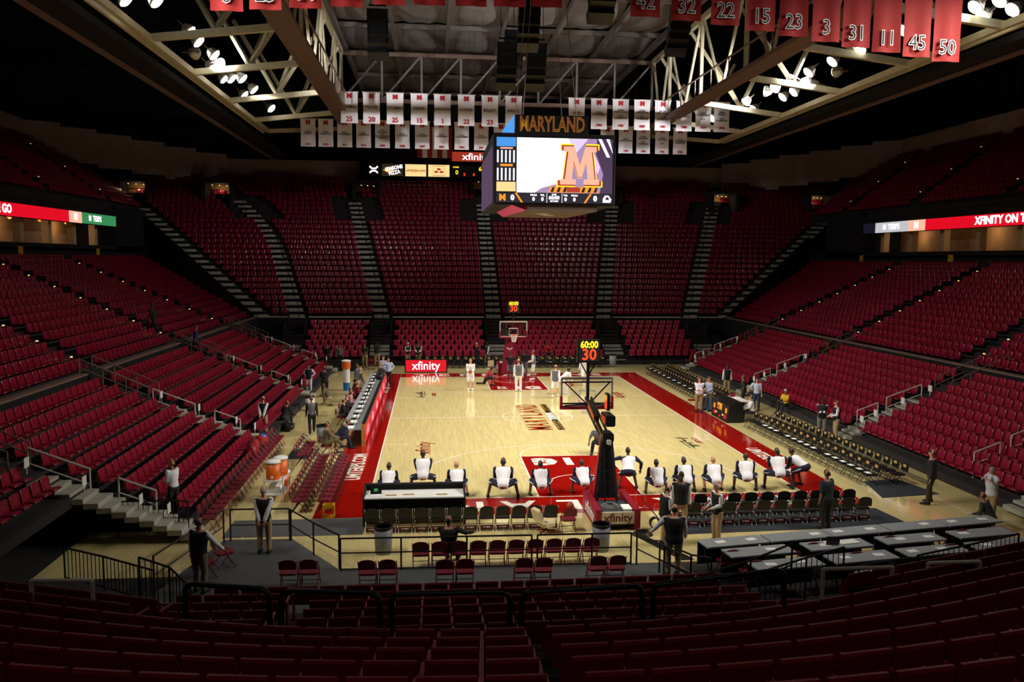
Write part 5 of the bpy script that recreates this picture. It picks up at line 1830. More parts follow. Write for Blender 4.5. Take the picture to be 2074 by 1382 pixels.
# terraces beneath
ter = MB()
for k in range(6):
    y = -23.85 - .78 * k
    ter.box(-11.8, 2.0, y - .5, y + .36, 0, .2 + .172 * k)
struct('floor_bleacher_near', ter, m_dark, 'dark stepped deck beneath the low near block', 'terrace')
ter = MB()
for k in range(0, 14):
    Rr = 17.0 + .9 * k
    z = 2.64 + .325 * k
    q, n = [], 40
    for i in range(n + 1):
        a = -.75 + 1.52 * i / n
        for rr, zz in ((Rr - .4, z - .45), (Rr - .4, z), (Rr + .52, z)):
            px_, py_, _c = arc_pt(rr, a)
            q.append((px_, py_, zz))
    ter.poly(q, [(3 * i, 3 * i + 3, 3 * i + 4, 3 * i + 1) for i in range(n)] + [(3 * i + 1, 3 * i + 4, 3 * i + 5, 3 * i + 2) for i in range(n)])
struct('floor_terrace_near', ter, m_dark, 'dark curved terrace of the near stand', 'terrace')
for lo, hi, nm in ((-.72, -.39, 'left'), (.37, .74, 'right')):
    ter = MB()
    for k in range(-2, 0):
        Rr = 17.0 + .9 * k
        z = 2.64 + .325 * k
        q, n = [], 16
        for i in range(n + 1):
            a = lo + (hi - lo) * i / n
            for rr, zz in ((Rr - .4, z - 1.9 if k == -2 else z - .45), (Rr - .4, z), (Rr + .52, z)):
                px_, py_, _c = arc_pt(rr, a)
            q.append((px_, py_, zz))
        ter.poly(q, [(3 * i, 3 * i + 3, 3 * i + 4, 3 * i + 1) for i in range(n)] + [(3 * i + 1, 3 * i + 4, 3 * i + 5, 3 * i + 2) for i in range(n)])
    struct('floor_terrace_near_' + nm, ter, m_dark, 'dark terrace beside the %s vomitory' % nm, 'terrace')
# retaining wall below the main block and the black hoop rails on it
q, n = [], 24
for i in range(n + 1):
    a = -.39 + .76 * i / n
    rr = 16.55
    q += [(XC + rr * math.sin(a), YC - rr * math.cos(a), 0), (XC + rr * math.sin(a), YC - rr * math.cos(a), 2.7)]
struct('wall_near', MB().poly(q, [(2 * i, 2 * i + 2, 2 * i + 3, 2 * i + 1) for i in range(n)]), m_black, 'black retaining wall below the near stand', 'wall')
hr = []
for i, (a0, a1) in enumerate(((-.29, -.213), (-.203, -.118), (-.108, -.008), (.002, .108), (.118, .25))):
    rr = 16.35
    A = Vector((XC + rr * math.sin(a0), YC - rr * math.cos(a0), 2.7))
    B = Vector((XC + rr * math.sin(a1), YC - rr * math.cos(a1), 2.7))
    t = thing('hoop_rail', 'low black hoop rail in front of the near stand, %s from left' % nth(i + 1), 'railing', A, 0, 'hoop rails')
    d = (B - A).normalized() * .12
    H = .88
    MB().tube([(0, 0, 0), (0, 0, H - .12), d * .3 + Vector((0, 0, H - .03)), d + Vector((0, 0, H)), (B - A) - d + Vector((0, 0, H)), (B - A) - d * .3 + Vector((0, 0, H - .03)), (B - A) + Vector((0, 0, H - .12)), (B - A)], .042, 8).build('bent_tube', m_blackmetal, t, True)
    for p in (Vector((0, 0, 0)), B - A):
        MB().box(p.x - .06, p.x + .06, p.y - .06, p.y + .06, 0, .02).build('foot_plate', m_blackmetal, t)
# pale aisle rails in the near corners
for (A, B, lab) in (((-11.5, -29.0, 2.35), (-10.6, -29.05, 2.35), 'pale aisle rail at the left vomitory corner in the near stand'), ((.94, -29.0, 2.15), (2.15, -29.0, 2.15), 'pale aisle rail beside the black ramp at the near right'), ((2.78, -29.0, 2.2), (3.7, -29.0, 2.2), 'outer pale aisle rail at the near right')):
    t = thing('aisle_rail', lab, 'railing', A, 0, 'near aisle rails')
    D = Vector(B) - Vector(A)
    for p in (Vector((0, 0, 0)), D):
        MB().tube([p, p + Vector((0, 0, .95))], .035, 8).build('post', m_steel, t)
    MB().tube([(0, 0, .95), D + Vector((0, 0, .95))], .035, 8).build('top_rail', m_steel, t)
    MB().tube([Vector((0, 0, .3)) - D * .05, D + Vector((0, 0, .3))], .03, 8).build('mid_rail', m_steel, t)
# ================================================================== PEOPLE
SK = {'l': mat('skin_light', (214, 160, 128), .55, .05, 10), 'd': mat('skin_dark', (84, 54, 40), .5, .05, 10), 'm': mat('skin_medium', (160, 108, 78), .55, .05, 10)}
HAIRM = {'k': mat('hair_black', (18, 15, 14), .6, .1, 30), 'b': mat('hair_brown', (70, 46, 30), .6, .1, 30), 'g': mat('hair_grey', (150, 146, 140), .6, .1, 30), 'y': mat('hair_blond', (170, 130, 80), .6, .1, 30), 'w': mat('cap_white', (230, 228, 224), .7, .04)}
CL = {}


def cloth(rgb):
    k = 'fabric_%d_%d_%d' % rgb
    return mat(k, rgb, .85, .07, 9)


WHITE, BLACK, NAVY, KHAKI, GREY, DARK, REDC, BLUEC, OLIVE, YEL = (236, 234, 238), (18, 17, 20), (24, 26, 52), (166, 142, 104), (96, 98, 104), (40, 38, 40), (168, 22, 34), (176, 190, 222), (92, 84, 56), (226, 178, 30)
JOBS = []          # (object, voxel)


def ring(c, ax, fwd, rx, ry, n=12):
    return [c + ax * (rx * math.cos(2 * math.pi * k / n)) + fwd * (ry * math.sin(2 * math.pi * k / n)) for k in range(n)]


def limb(mb, pts, rad, n=8):
    """tapered limb through joints, with a bulge point inside each bone"""
    P, Q = [], []
    for i in range(len(pts) - 1):
        P += [pts[i], pts[i].lerp(pts[i + 1], .4)]
        Q += [rad[i], rad[i] * .62 + rad[i + 1] * .42]
    P.append(pts[-1])
    Q.append(rad[-1])
    mb.tube(P, Q, n)
    for p, r in zip(pts, rad):
        mb.ball(p, r, r, r, 8, 5)


def ik(a, t, l1, l2, pole):
    d = t - a
    L = min(d.length, (l1 + l2) * .995)
    d.normalize()
    t = a + d * L
    x = (l1 * l1 - l2 * l2 + L * L) / (2 * L)
    h = math.sqrt(max(0, l1 * l1 - x * x))
    pl = pole - d * pole.dot(d)
    if pl.length < 1e-4:
        pl = Vector((0, 0, 1))
    pl.normalize()
    return a + d * x + pl * h, t


def hand_mesh(mb, wrist, direc, side, s, curl=.35):
    """palm, four bent unequal fingers and a thumb leaving the side of the palm"""
    d = direc.normalized()
    a = d.cross(Vector((0, 0, 1)))
    if a.length < .2:
        a = Vector((side * 1.0, 0, 0))
    a.normalize()
    nrm = a.cross(d).normalized()
    p0, p1 = wrist, wrist + d * .085 * s
    mb.loft([ring(p0, a, nrm, .026 * s, .018 * s, 8), ring(p0 + d * .04 * s, a, nrm, .04 * s, .017 * s, 8), ring(p1, a, nrm, .04 * s, .014 * s, 8)])
    for k, ln_ in enumerate((.068, .08, .075, .058)):
        b = p1 + a * ((k - 1.5) * .019 * s)
        m1 = b + (d - nrm * curl * .4).normalized() * ln_ * .5 * s
        m2 = m1 + (d - nrm * curl * 1.6).normalized() * ln_ * .5 * s
        mb.tube([b - d * .01, m1, m2], [.009 * s, .0085 * s, .006 * s], 5)
    tb_ = p0 + d * .03 * s - a * side * .03 * s
    m1 = tb_ + (d * .6 - a * side * .8).normalized() * .035 * s
    mb.tube([tb_, m1, m1 + (d - a * side * .2).normalized() * .03 * s], [.012 * s, .010 * s, .007 * s], 5)


def person(label, loc, face, pose='stand', h=1.82, skin='l', hair='b', top=WHITE, sleeve=None, slen=1.0, vest=None, bottom=KHAKI, shorts=False, shoe=BLACK, group=None, kw=None, fat=1.0, vox=.03, neck=0, tie=None, holds=None, headband=None):
    kw = dict(kw or {})
    s = h / 1.82
    t = thing('person', label, 'person', loc, R(face), group)
    # ---- pose
    pel = Vector((0, 0, .95))
    lean, twist, headp = 4.0, 0.0, 0.0
    hr_, hl_ = Vector((.27, .06, .80)), Vector((-.27, .06, .80))
    fr_, fl_ = Vector((.12, 0, .08)), Vector((-.12, 0.02, .08))
    kp = 0.12
    ep = Vector((0, -1, 0))
    if pose == 'squat':
        pel = Vector((0, -.2, .43))
        lean, headp = 42, -14
        fr_, fl_ = Vector((.36, .04, .08)), Vector((-.36, .04, .08))
        hr_, hl_ = Vector((.17, .45, .52)), Vector((-.17, .45, .52))
        kp = .55
        ep = Vector((0, -.5, -.6))
    elif pose == 'walk':
        fr_, fl_ = Vector((.1, .28, .08)), Vector((-.1, -.3, .1))
        hr_, hl_ = Vector((.28, -.12, .84)), Vector((-.26, .22, .9))
        lean = 6
    elif pose == 'behind':
        hr_, hl_ = Vector((.07, -.19, .93)), Vector((-.07, -.19, .93))
    elif pose == 'hips':
        hr_, hl_ = Vector((.2, .03, 1.06)), Vector((-.2, .03, 1.06))
        ep = Vector((0, -.3, 0))
    elif pose == 'front':
        hr_, hl_ = Vector((.11, .3, 1.1)), Vector((-.11, .3, 1.1))
    elif pose == 'fold':
        hr_, hl_ = Vector((-.12, .22, 1.2)), Vector((.12, .24, 1.16))
    elif pose == 'face':
        hr_, hl_ = Vector((.1, .2, 1.52)), Vector((-.1, .2, 1.5))
    elif pose == 'sit':
        pel = Vector((0, -.02, .52))
        lean = 8
        fr_, fl_ = Vector((.14, .5, .08)), Vector((-.14, .46, .08))
        hr_, hl_ = Vector((.16, .42, .72)), Vector((-.16, .42, .72))
    elif pose == 'bend':
        pel = Vector((0, -.18, .85))
        lean, headp = 72, -20
        fr_, fl_ = Vector((.22, 0, .08)), Vector((-.22, .05, .08))
        hr_, hl_ = Vector((.2, .5, .48)), Vector((-.2, .46, .5))
    elif pose == 'crouch':
        pel = Vector((0, -.15, .45))
        lean, headp = 30, 0
        fr_, fl_ = Vector((.2, .25, .08)), Vector((-.18, -.35, .1))
        hr_, hl_ = Vector((.3, .4, .5)), Vector((-.3, .3, .55))
    elif pose == 'reach':
        hr_ = Vector((.35, .55, 1.0))
    pel = Vector(kw.get('pel', pel))
    lean, headp = kw.get('lean', lean), kw.get('headp', headp)
    hr_, hl_ = Vector(kw.get('hr', hr_)), Vector(kw.get('hl', hl_))
    fr_, fl_ = Vector(kw.get('fr', fr_)), Vector(kw.get('fl', fl_))
    kp = kw.get('kp', kp)
    headz = kw.get('headz', 0)
    X = Vector((1, 0, 0))
    la = R(lean)
    sp_ = Vector((0, math.sin(la), math.cos(la)))
    fwd = Vector((0, math.cos(la), -math.sin(la)))
    chest = pel + sp_ * .34
    sh = pel + sp_ * .52
    nb = pel + sp_ * .57
    hd = R(lean * .45 + headp)
    hsp = Vector((0, math.sin(hd), math.cos(hd)))
    hc = nb + hsp * (.165 if pose == 'squat' else .19)
    shR, shL = sh + X * .185 * fat, sh - X * .185 * fat
    hipR, hipL = pel + X * .1 * fat, pel - X * .1 * fat
    elR, hr_ = ik(shR, hr_, .29, .27, ep + X * .35)
    elL, hl_ = ik(shL, hl_, .29, .27, ep - X * .35)
    knR, fr_ = ik(hipR, fr_, .43, .43, Vector((kp, 1, 0)))
    knL, fl_ = ik(hipL, fl_, .43, .43, Vector((-kp, 1, 0)))
    V = Vector
    # ---- body: one continuous surface

    def torso(mb, g, t0=-.12, t1=.57):
        prof = [(-.12, .10, .08), (-.06, .155, .115), (.03, .165, .12), (.16, .148, .108), (.3, .168, .118), (.42, .19, .118), (.5, .185, .1), (.545, .11, .08), (.57, .06, .06)]
        rr = [ring(pel + sp_ * q, X, fwd, (a + g) * fat, (b + g) * (fat * 1.05)) for q, a, b in prof if t0 <= q <= t1]
        mb.loft(rr)

    def arm(mb, g, a, e, w_, frac):
        if frac > .55:
            ww = e.lerp(w_, (frac - .5) * 2)
            limb(mb, [a, e, ww], [.062 + g, .046 + g, (.046 - .014 * (frac - .5) * 2) + g])
        else:
            limb(mb, [a, a.lerp(e, frac * 2)], [.062 + g, .052 + g])

    def leg(mb, g, a, k, f, frac):
        if frac > .55:
            limb(mb, [a, k, k.lerp(f, (frac - .5) * 2)], [.09 * min(fat, 1.1) + g, .062 + g, .05 + g])
        else:
            limb(mb, [a, a.lerp(k, frac * 2)], [.086 * min(fat, 1.06) + g, .076 + g * 1.3])
    mb = MB()
    torso(mb, 0)
    limb(mb, [nb - sp_ * .05, hc], [.058, .05])
    rt_ = Matrix.Rotation(-hd, 3, 'X')
    hb = MB()
    hb.ball((0, 0, .02), .076, .095, .115, 12, 9)
    hb.ball((0, .03, -.06), .055, .06, .06, 10, 6)
    hb.tube([(0, .08, .02), (0, .118, -.018), (0, .09, -.028)], [.011, .016, .012], 6)
    for sx in (-1, 1):
        hb.ball((sx * .078, -.005, .0), .014, .024, .034, 6, 5)
    rz_ = Matrix.Rotation(R(headz), 3, 'Z')
    mb.poly([hc + rt_ @ (rz_ @ V(p)) for p in hb.v], hb.f)
    for a, e, w_ in ((shR, elR, hr_), (shL, elL, hl_)):
        limb(mb, [a, e, w_], [.06, .043, .03])
    for a, k, f in ((hipR, knR, fr_), (hipL, knL, fl_)):
        limb(mb, [a, k, f], [.088, .058, .042])
        mb.loft([ring(f + V((0, -.05, -.03)), X, V((0, 0, 1)), .03, .035, 8), ring(f + V((0, .03, -.03)), X, V((0, 0, 1)), .042, .045, 8), ring(f + V((0, .17, -.05)), X, V((0, 0, 1)), .045, .028, 8), ring(f + V((0, .21, -.055)), X, V((0, 0, 1)), .03, .02, 8)])
    sc = Matrix.Scale(s, 4)
    post = MB()
    hand_mesh(post, hr_, (hr_ - elR), 1, 1.0, kw.get('curl', .4))
    hand_mesh(post, hl_, (hl_ - elL), -1, 1.0, kw.get('curl', .4))

    def job(nm, mbx, m, v, extra=None, lab=None):
        o = mbx.build(nm, m, t)
        o.data.transform(sc)
        if lab:
            o['label'] = lab
        JOBS.append((o, v, extra))
        return o
    ex = [tuple(V(p) * s for p in post.v), post.f]
    job('body', mb, SK[skin], vox * .8, ex)
    # ---- clothes
    shirt = MB()
    torso(shirt, .016, -.12 if pose == 'squat' else -.06, .545)
    two = sleeve is not None and sleeve != top
    if not two:
        arm(shirt, .013, shR, elR, hr_, slen)
        arm(shirt, .013, shL, elL, hl_, slen)
    else:
        arm(shirt, .012, shR, elR, hr_, .12)
        arm(shirt, .012, shL, elL, hl_, .12)
    job('shirt', shirt, cloth(top), vox)
    if two:
        sv = MB()
        arm(sv, .016, shR + X * .02, elR, hr_, slen)
        job('sleeve', sv, cloth(sleeve), vox)
        sv = MB()
        arm(sv, .016, shL - X * .02, elL, hl_, slen)
        job('sleeve', sv, cloth(sleeve), vox)
    if vest is not None:
        vs = MB()
        torso(vs, .03, -.06, .545)
        vs.ball(shR, .075, .08, .07, 8, 5).ball(shL, .075, .08, .07, 8, 5)
        job('vest', vs, cloth(vest), vox)
    pants = MB()
    torso(pants, .012 if pose == 'squat' else .02, -.12, .05)
    lf = .46 if shorts else 1.0
    g = .022 if shorts else .018
    leg(pants, g, hipR, knR, fr_ + V((0, 0, .03)), lf)
    leg(pants, g, hipL, knL, fl_ + V((0, 0, .03)), lf)
    job('shorts' if shorts else 'trousers', pants, cloth(bottom), vox)
    if shorts and two:
        # white side stripe at each hem
        for a, k in ((hipR, knR), (hipL, knL)):
            q = MB()
            d = (k - a).normalized()
            o_ = X * (.112 if a.x > 0 else -.112)
            q.bar(a + d * .08 + o_ * .95, k - d * .01 + o_ * .98, .03, .03)
            ob = q.build('stripe', cloth(WHITE), t)
            ob.data.transform(sc)
    for f in (fr_, fl_):
        q = MB()
        q.loft([ring(f + V((0, -.085, -.035)), X, V((0, 0, 1)), .035, .04, 8), ring(f + V((0, -.02, -.02)), X, V((0, 0, 1)), .052, .06, 8), ring(f + V((0, .08, -.035)), X, V((0, 0, 1)), .055, .045, 8), ring(f + V((0, .19, -.05)), X, V((0, 0, 1)), .052, .03, 8), ring(f + V((0, .235, -.055)), X, V((0, 0, 1)), .03, .02, 8)])
        ob = q.build('shoe', cloth(shoe), t, True)
        ob.data.transform(sc)
    # ---- hair, eyes
    hm = MB()
    n, nv = 12, 6
    rg = []
    for i in range(nv + 1):
        th = math.pi / 2 * i / nv
        rg.append([(.084 * math.cos(th) * math.cos(2 * math.pi * k / n), (.104 * math.cos(th)) * math.sin(2 * math.pi * k / n) - .008, .03 + .108 * math.sin(th) - (.075 if math.sin(2 * math.pi * k / n) < .35 else -.012) * (1 - i / nv)) for k in range(n)])
    hm.loft(rg)
    ob = MB().poly([(hc + rt_ @ (rz_ @ V(p))) * s for p in hm.v], hm.f).build('hair' if hair != 'w' else 'cap', HAIRM[hair], t, True)
    ey = MB()
    for sx in (-1, 1):
        ey.ball((sx * .031, .086, .012), .012, .008, .008, 6, 4)
    MB().poly([(hc + rt_ @ (rz_ @ V(p))) * s for p in ey.v], ey.f).build('eyes', m_ink, t)
    mo = MB().ball((0, .086, -.062), .024, .008, .007, 6, 4)
    MB().poly([(hc + rt_ @ (rz_ @ V(p))) * s for p in mo.v], mo.f).build('mouth', mat('lips', (130, 60, 56), .5), t)
    if tie is not None:
        q = MB()
        a = chest + sp_ * .14 + fwd * .138
        b_ = pel + sp_ * .1 + fwd * .135
        q.bar(a, b_, .05, .012)
        ob = q.build('tie', cloth(tie), t)
        ob.data.transform(sc)
    if holds:
        # ball held between the hands
        c = (hr_ + hl_) / 2 * s + V((0, .06, 0))
        mw = Matrix.Rotation(R(face), 3, 'Z') @ c + V(loc)
        ball(tuple(mw), holds)
    return t


# ---- warm-up line of squatting players, backs to the camera
SQ = [(-6.99, -13.75, 'd', 1.85), (-5.81, -13.35, 'd', 1.98), (-4.64, -13.85, 'l', 1.9), (-3.07, -14.1, 'd', 2.06), (-1.74, -13.95, 'd', 1.88), (-.23, -13.75, 'd', 1.86), (2.35, -14.05, 'd', 1.9), (3.41, -13.9, 'd', 1.95), (4.49, -13.85, 'l', 1.93), (5.65, -13.85, 'd', 2.0), (6.89, -13.7, 'd', 2.06)]
SQK = [dict(), dict(pel=(0, -.2, .62), lean=34, fr=(.42, 0, .08), fl=(-.42, 0, .08)), dict(), dict(pel=(0, -.24, .48), fr=(.46, 0, .08), fl=(-.46, 0, .08), kp=.7), dict(), dict(fr=(.2, .1, .08), fl=(-.35, .1, .08)), dict(), dict(), dict(fr=(.3, .1, .08), fl=(-.3, 0, .08)), dict(pel=(0, -.22, .5)), dict(pel=(0, -.22, .56), lean=40, fr=(.5, 0, .08), fl=(-.4, 0, .08))]
PLAYER_LAB = ['squatting player in white top behind the scorer table, nearest the left sideline', 'player squatting tall with wide feet behind the scorer table, head above his neighbours', 'fair skinned squatting player at the right end of the scorer table', 'broad squatting player between the scorer table and the red lane', 'squatting player with feet across the left lane line', 'squatting player inside the red lane left of the hoop stanchion',
              'first squatting player right of the hoop stanchion', 'second squatting player right of the hoop stanchion', 'fair skinned squatting player, third right of the hoop stanchion', 'fourth squatting player right of the hoop stanchion', 'tall half-risen player near the right sideline corner']
for i, ((x, y, sk, hh), k) in enumerate(zip(SQ, SQK)):
    person(PLAYER_LAB[i], (x, y - .22, 0), (-8 if i > 7 else 0) + (i % 3 - 1) * 5, 'squat', hh, sk, 'y' if sk == 'l' else 'k', WHITE, NAVY, .62, None, NAVY, True, DARK, 'squatting players', k, 1.16, .024)
person('player bending forward at the right end of the squatting line', (7.8, -13.65, 0), 40, 'bend', 1.98, 'd', 'k', WHITE, NAVY, .62, None, NAVY, True, DARK, 'squatting players', dict(lean=62, pel=(0, -.25, .7)), 1.05, .026)
person('player with one hand on hip partly hidden by the hoop stanchion', (1.5, -13.5, 0), -10, 'hips', 1.95, 'd', 'k', WHITE, NAVY, .9, None, NAVY, True, DARK, 'squatting players', dict(pel=(0, -.2, .62), lean=42, fr=(.3, 0, .08), fl=(-.3, 0, .08), hr=(.42, .1, .62)), 1.2, .026)
person('player in grey crouching beyond the top of the stanchion', (1.5, -8.2, 0), 160, 'crouch', 1.9, 'd', 'k', GREY, None, .4, None, BLACK, False, BLACK)
# ---- far players
person('white clad player holding a ball at the far left of the lane', (-3.08, 8.78, 0), 175, 'front', 1.98, 'l', 'y', WHITE, None, 1.0, None, WHITE, True, WHITE, 'far players', None, 1.05, .03, holds='basketball held by the white clad player left of the far lane')
person('player with grey back panel standing on the far lane edge', (-.14, 8.07, 0), 5, 'stand', 2.0, 'l', 'b', WHITE, None, 1.0, GREY, WHITE, False, WHITE, 'far players', None, 1.05)
person('tall player in white and grey beside the two dark coaches', (1.38, 12.75, 0), 80, 'front', 2.04, 'm', 'b', WHITE, None, 1.0, GREY, WHITE, True, WHITE, 'far players')
person('player in white with grey back walking left of the near backboard', (1.81, 5.8, 0), -20, 'walk', 1.93, 'l', 'b', WHITE, None, 1.0, GREY, WHITE, True, WHITE, 'far players')
person('player in white bending over a bouncing ball', (2.55, 6.9, 0), -70, 'bend', 1.98, 'd', 'k', WHITE, None, 1.0, None, WHITE, False, WHITE, 'far players', dict(lean=50))
person('player in white seen through the top of the near backboard', (4.41, 10.44, 0), 190, 'walk', 1.96, 'm', 'k', WHITE, None, 1.0, None, WHITE, True, WHITE, 'far players')
person('coach in black shirt and grey shorts left under the far hoop', (-.16, 13.1, 0), 185, 'hips', 1.9, 'd', 'k', BLACK, None, .35, None, GREY, True, DARK, 'coaches under the far hoop', None, 1.1)
person('coach in black shirt standing right under the far hoop', (.95, 14.3, 0), 170, 'stand', 1.95, 'd', 'k', BLACK, None, .35, None, GREY, False, DARK, 'coaches under the far hoop', None, 1.1)
person('player in red lunging low at the left edge of the far lane', (-1.86, 10.73, 0), -100, 'crouch', 1.85, 'd', 'k', REDC, None, .3, None, BLACK, True, DARK, None, dict(fl=(-.2, -.7, .1), pel=(0, -.1, .42)))
person('red shirted man among the far bleacher seats', (3.6, 21.2, .32), 180, 'sit', 1.8, 'm', 'b', REDC, None, .4, None, DARK, False, DARK)
# ---- staff behind the far baseline
person('usher in dark vest clapping at the left above the red LED board', (-7.3, 20.33, 0), 200, 'front', 1.8, 'l', 'w', WHITE, None, 1.0, DARK, KHAKI, False, DARK, 'far ushers', dict(hr=(.08, .3, 1.2), hl=(-.08, .3, 1.2)))
person('usher in dark vest at the right above the red LED board', (-6.5, 20.33, 0), 170, 'front', 1.84, 'm', 'k', WHITE, None, 1.0, DARK, KHAKI, False, DARK, 'far ushers', None, 1.15)
person('grey haired man in dark jacket behind the far black chairs', (-2.1, 20.33, 0), -80, 'front', 1.8, 'l', 'g', DARK, None, 1.0, None, DARK, False, DARK, 'far ushers')
person('usher in dark vest and white sleeves left of the far hoop', (-1.2, 20.33, 0), 120, 'walk', 1.8, 'd', 'k', WHITE, None, 1.0, NAVY, KHAKI, False, DARK, 'far ushers')
person('man in dark top and khaki trousers holding a sheet at far left', (-10.45, 19.4, 0), 170, 'front', 1.86, 'm', 'k', DARK, None, .5, None, KHAKI, False, DARK, 'far left staff', None, 1.1)
person('man in dark top with raised hands at the far left stair', (-9.6, 20.1, 0), 180, 'face', 1.86, 'd', 'k', DARK, None, .5, None, KHAKI, False, DARK, 'far left staff', None, 1.1)
person('dim figure in dark shirt behind the black far left table', (-13.2, 19.3, 0), 170, 'stand', 1.8, 'm', 'k', BLACK, None, .5, None, BLACK, False, DARK, 'far left staff')
person('dim figure in grey behind the black far left table', (-12.3, 19.4, 0), 190, 'stand', 1.8, 'm', 'k', GREY, None, .9, None, BLACK, False, DARK, 'far left staff')
t = thing('side_table', 'black draped table at the far left corner of the floor', 'table', (-12.2, 18.0, 0))
MB().box(-1.3, 1.3, -.35, .35, .02, .72).build('drape', m_black, t)
MB().box(-1.32, 1.32, -.37, .37, .72, .76).build('tabletop', m_blackplastic, t)
# referees / staff at left sideline
person('man in pale shirt and black trousers at the far end of the press table', (-8.25, 10.45, 0), 185, 'hips', 1.85, 'l', 'b', BLUEC, None, 1.0, None, BLACK, False, BLACK, 'left sideline staff')
person('man in pale shirt behind the one in black trousers', (-8.6, 11.4, 0), 150, 'front', 1.84, 'l', 'b', BLUEC, None, 1.0, None, DARK, False, BLACK, 'left sideline staff')
person('bald man in dark suit leaning at the press table far end', (-8.75, 8.4, 0), -60, 'front', 1.8, 'm', 'g', DARK, None, 1.0, None, DARK, False, BLACK, 'left sideline staff', dict(lean=22, fr=(.1, .3, .08), fl=(-.1, -.3, .1)))
person('man in red jacket seated at the press table far part', (-9.75, 3.9, 0), -80, 'sit', 1.8, 'l', 'g', (120, 18, 30), None, 1.0, None, DARK, False, BLACK, 'press table people', dict(lean=18), 1.15)
person('man in dark coat seated beside the red jacket', (-9.9, 5.1, 0), -90, 'sit', 1.8, 'm', 'k', DARK, None, 1.0, None, DARK, False, BLACK, 'press table people', dict(lean=12), 1.1)
person('man in blue grey standing behind the press table far end', (-10.0, 7.6, 0), -110, 'stand', 1.82, 'm', 'b', (70, 82, 104), None, 1.0, None, DARK, False, BLACK, 'press table people')
person('man in olive grey leaning over the press table far end', (-9.9, 6.9, 0), -70, 'bend', 1.8, 'l', 'g', (96, 98, 90), None, 1.0, None, DARK, False, BLACK, 'press table people', dict(lean=35, pel=(0, -.1, .92)))
person('person in plaid dark shirt seated mid press table', (-9.9, -.2, 0), -90, 'sit', 1.78, 'l', 'b', DARK, None, 1.0, None, (90, 30, 40), False, BLACK, 'press table people', dict(lean=15), 1.1)
person('person in pink seated mid press table', (-9.85, 1.1, 0), -90, 'sit', 1.72, 'l', 'b', (190, 130, 130), None, 1.0, None, DARK, False, BLACK, 'press table people', dict(lean=20))
person('person in black seated nearer mid press table', (-9.9, -1.6, 0), -90, 'sit', 1.76, 'l', 'k', BLACK, None, 1.0, None, DARK, False, BLACK, 'press table people', dict(lean=15))
person('man in navy jacket bent over the near end of the press table', (-9.5, -6.6, 0), -80, 'sit', 1.84, 'm', 'b', NAVY, None, 1.0, None, NAVY, False, BLACK, 'press table people', dict(lean=40), 1.2)
person('man in olive coat sitting with crossed legs by the near press table', (-9.85, -7.75, 0), -70, 'sit', 1.84, 'm', 'k', OLIVE, None, 1.0, None, OLIVE, False, BLACK, 'press table people', dict(lean=4, fr=(.1, .62, .35)), 1.15)
for i, (x, y) in enumerate(((-9.75, 3.9), (-9.9, 5.1), (-9.9, -.2), (-9.85, 1.1), (-9.9, -1.6), (-9.5, -6.6), (-9.85, -7.75))):
    ch_mar.place('maroon folding chair under the %s seated press person from the far end' % nth([2, 1, 4, 3, 5, 6, 7][i]), (x, y, 0), R(-90), 'press table chairs')
person('person in grey top walking along the left aisle with back turned', (-11.03, -3.68, 0), 10, 'walk', 1.76, 'm', 'b', GREY, BLACK, 1.0, None, BLACK, False, BLACK)
person('usher in dark vest on the left bleacher foot', (-13.1, -4.3, .1), -10, 'behind', 1.8, 'l', 'b', WHITE, None, 1.0, BLACK, KHAKI, False, BLACK, 'left ushers')
person('usher in white shirt and blue vest by the left bleacher', (-12.75, 7.2, .1), 170, 'hips', 1.78, 'm', 'k', WHITE, None, 1.0, NAVY, WHITE, False, BLACK, 'left ushers')
person('person in black jacket beside the blue vested usher', (-11.75, 6.6, 0), 20, 'front', 1.82, 'm', 'k', BLACK, None, 1.0, None, BLACK, False, BLACK, 'left ushers', None, 1.15)
person('person in khaki bending to the floor at left', (-11.3, 3.9, 0), 70, 'crouch', 1.75, 'm', 'b', OLIVE, None, 1.0, None, KHAKI, False, BLACK)
person('person in black crouching in the left aisle with bags', (-12.6, -1.6, 0), -30, 'crouch', 1.75, 'm', 'k', BLACK, None, 1.0, None, DARK, False, BLACK)
person('man in dark vest standing with hands behind his back on the platform', (-10.05, -19.45, .12), -3, 'behind', 1.86, 'l', 'g', WHITE, None, 1.0, BLACK, KHAKI, False, BLACK, 'near ushers', None, 1.08, .024)
person('dark vested man standing at the left vomitory rail', (-11.05, -22.0, .12), -25, 'reach', 1.85, 'm', 'k', WHITE, None, 1.0, BLACK, (110, 104, 84), False, BLACK, 'near ushers', dict(hr=(.5, .35, .95)), 1.1, .024)
person('usher with white sleeves at the near corner of the left bleacher', (-13.3, -16.5, .3), 60, 'front', 1.75, 'm', 'y', WHITE, None, .9, None, DARK, False, BLACK, 'left ushers')
person('person in blue jacket on the left wall stair', (-18.9, 6.1, 2.5), -60, 'walk', 1.75, 'm', 'k', (40, 42, 110), None, 1.0, None, DARK, False, BLACK)
person('dark figure climbing between the left upper seats', (-21.5, 7.2, 3.72), 80, 'walk', 1.75, 'd', 'k', BLACK, None, 1.0, None, BLACK, False, BLACK)
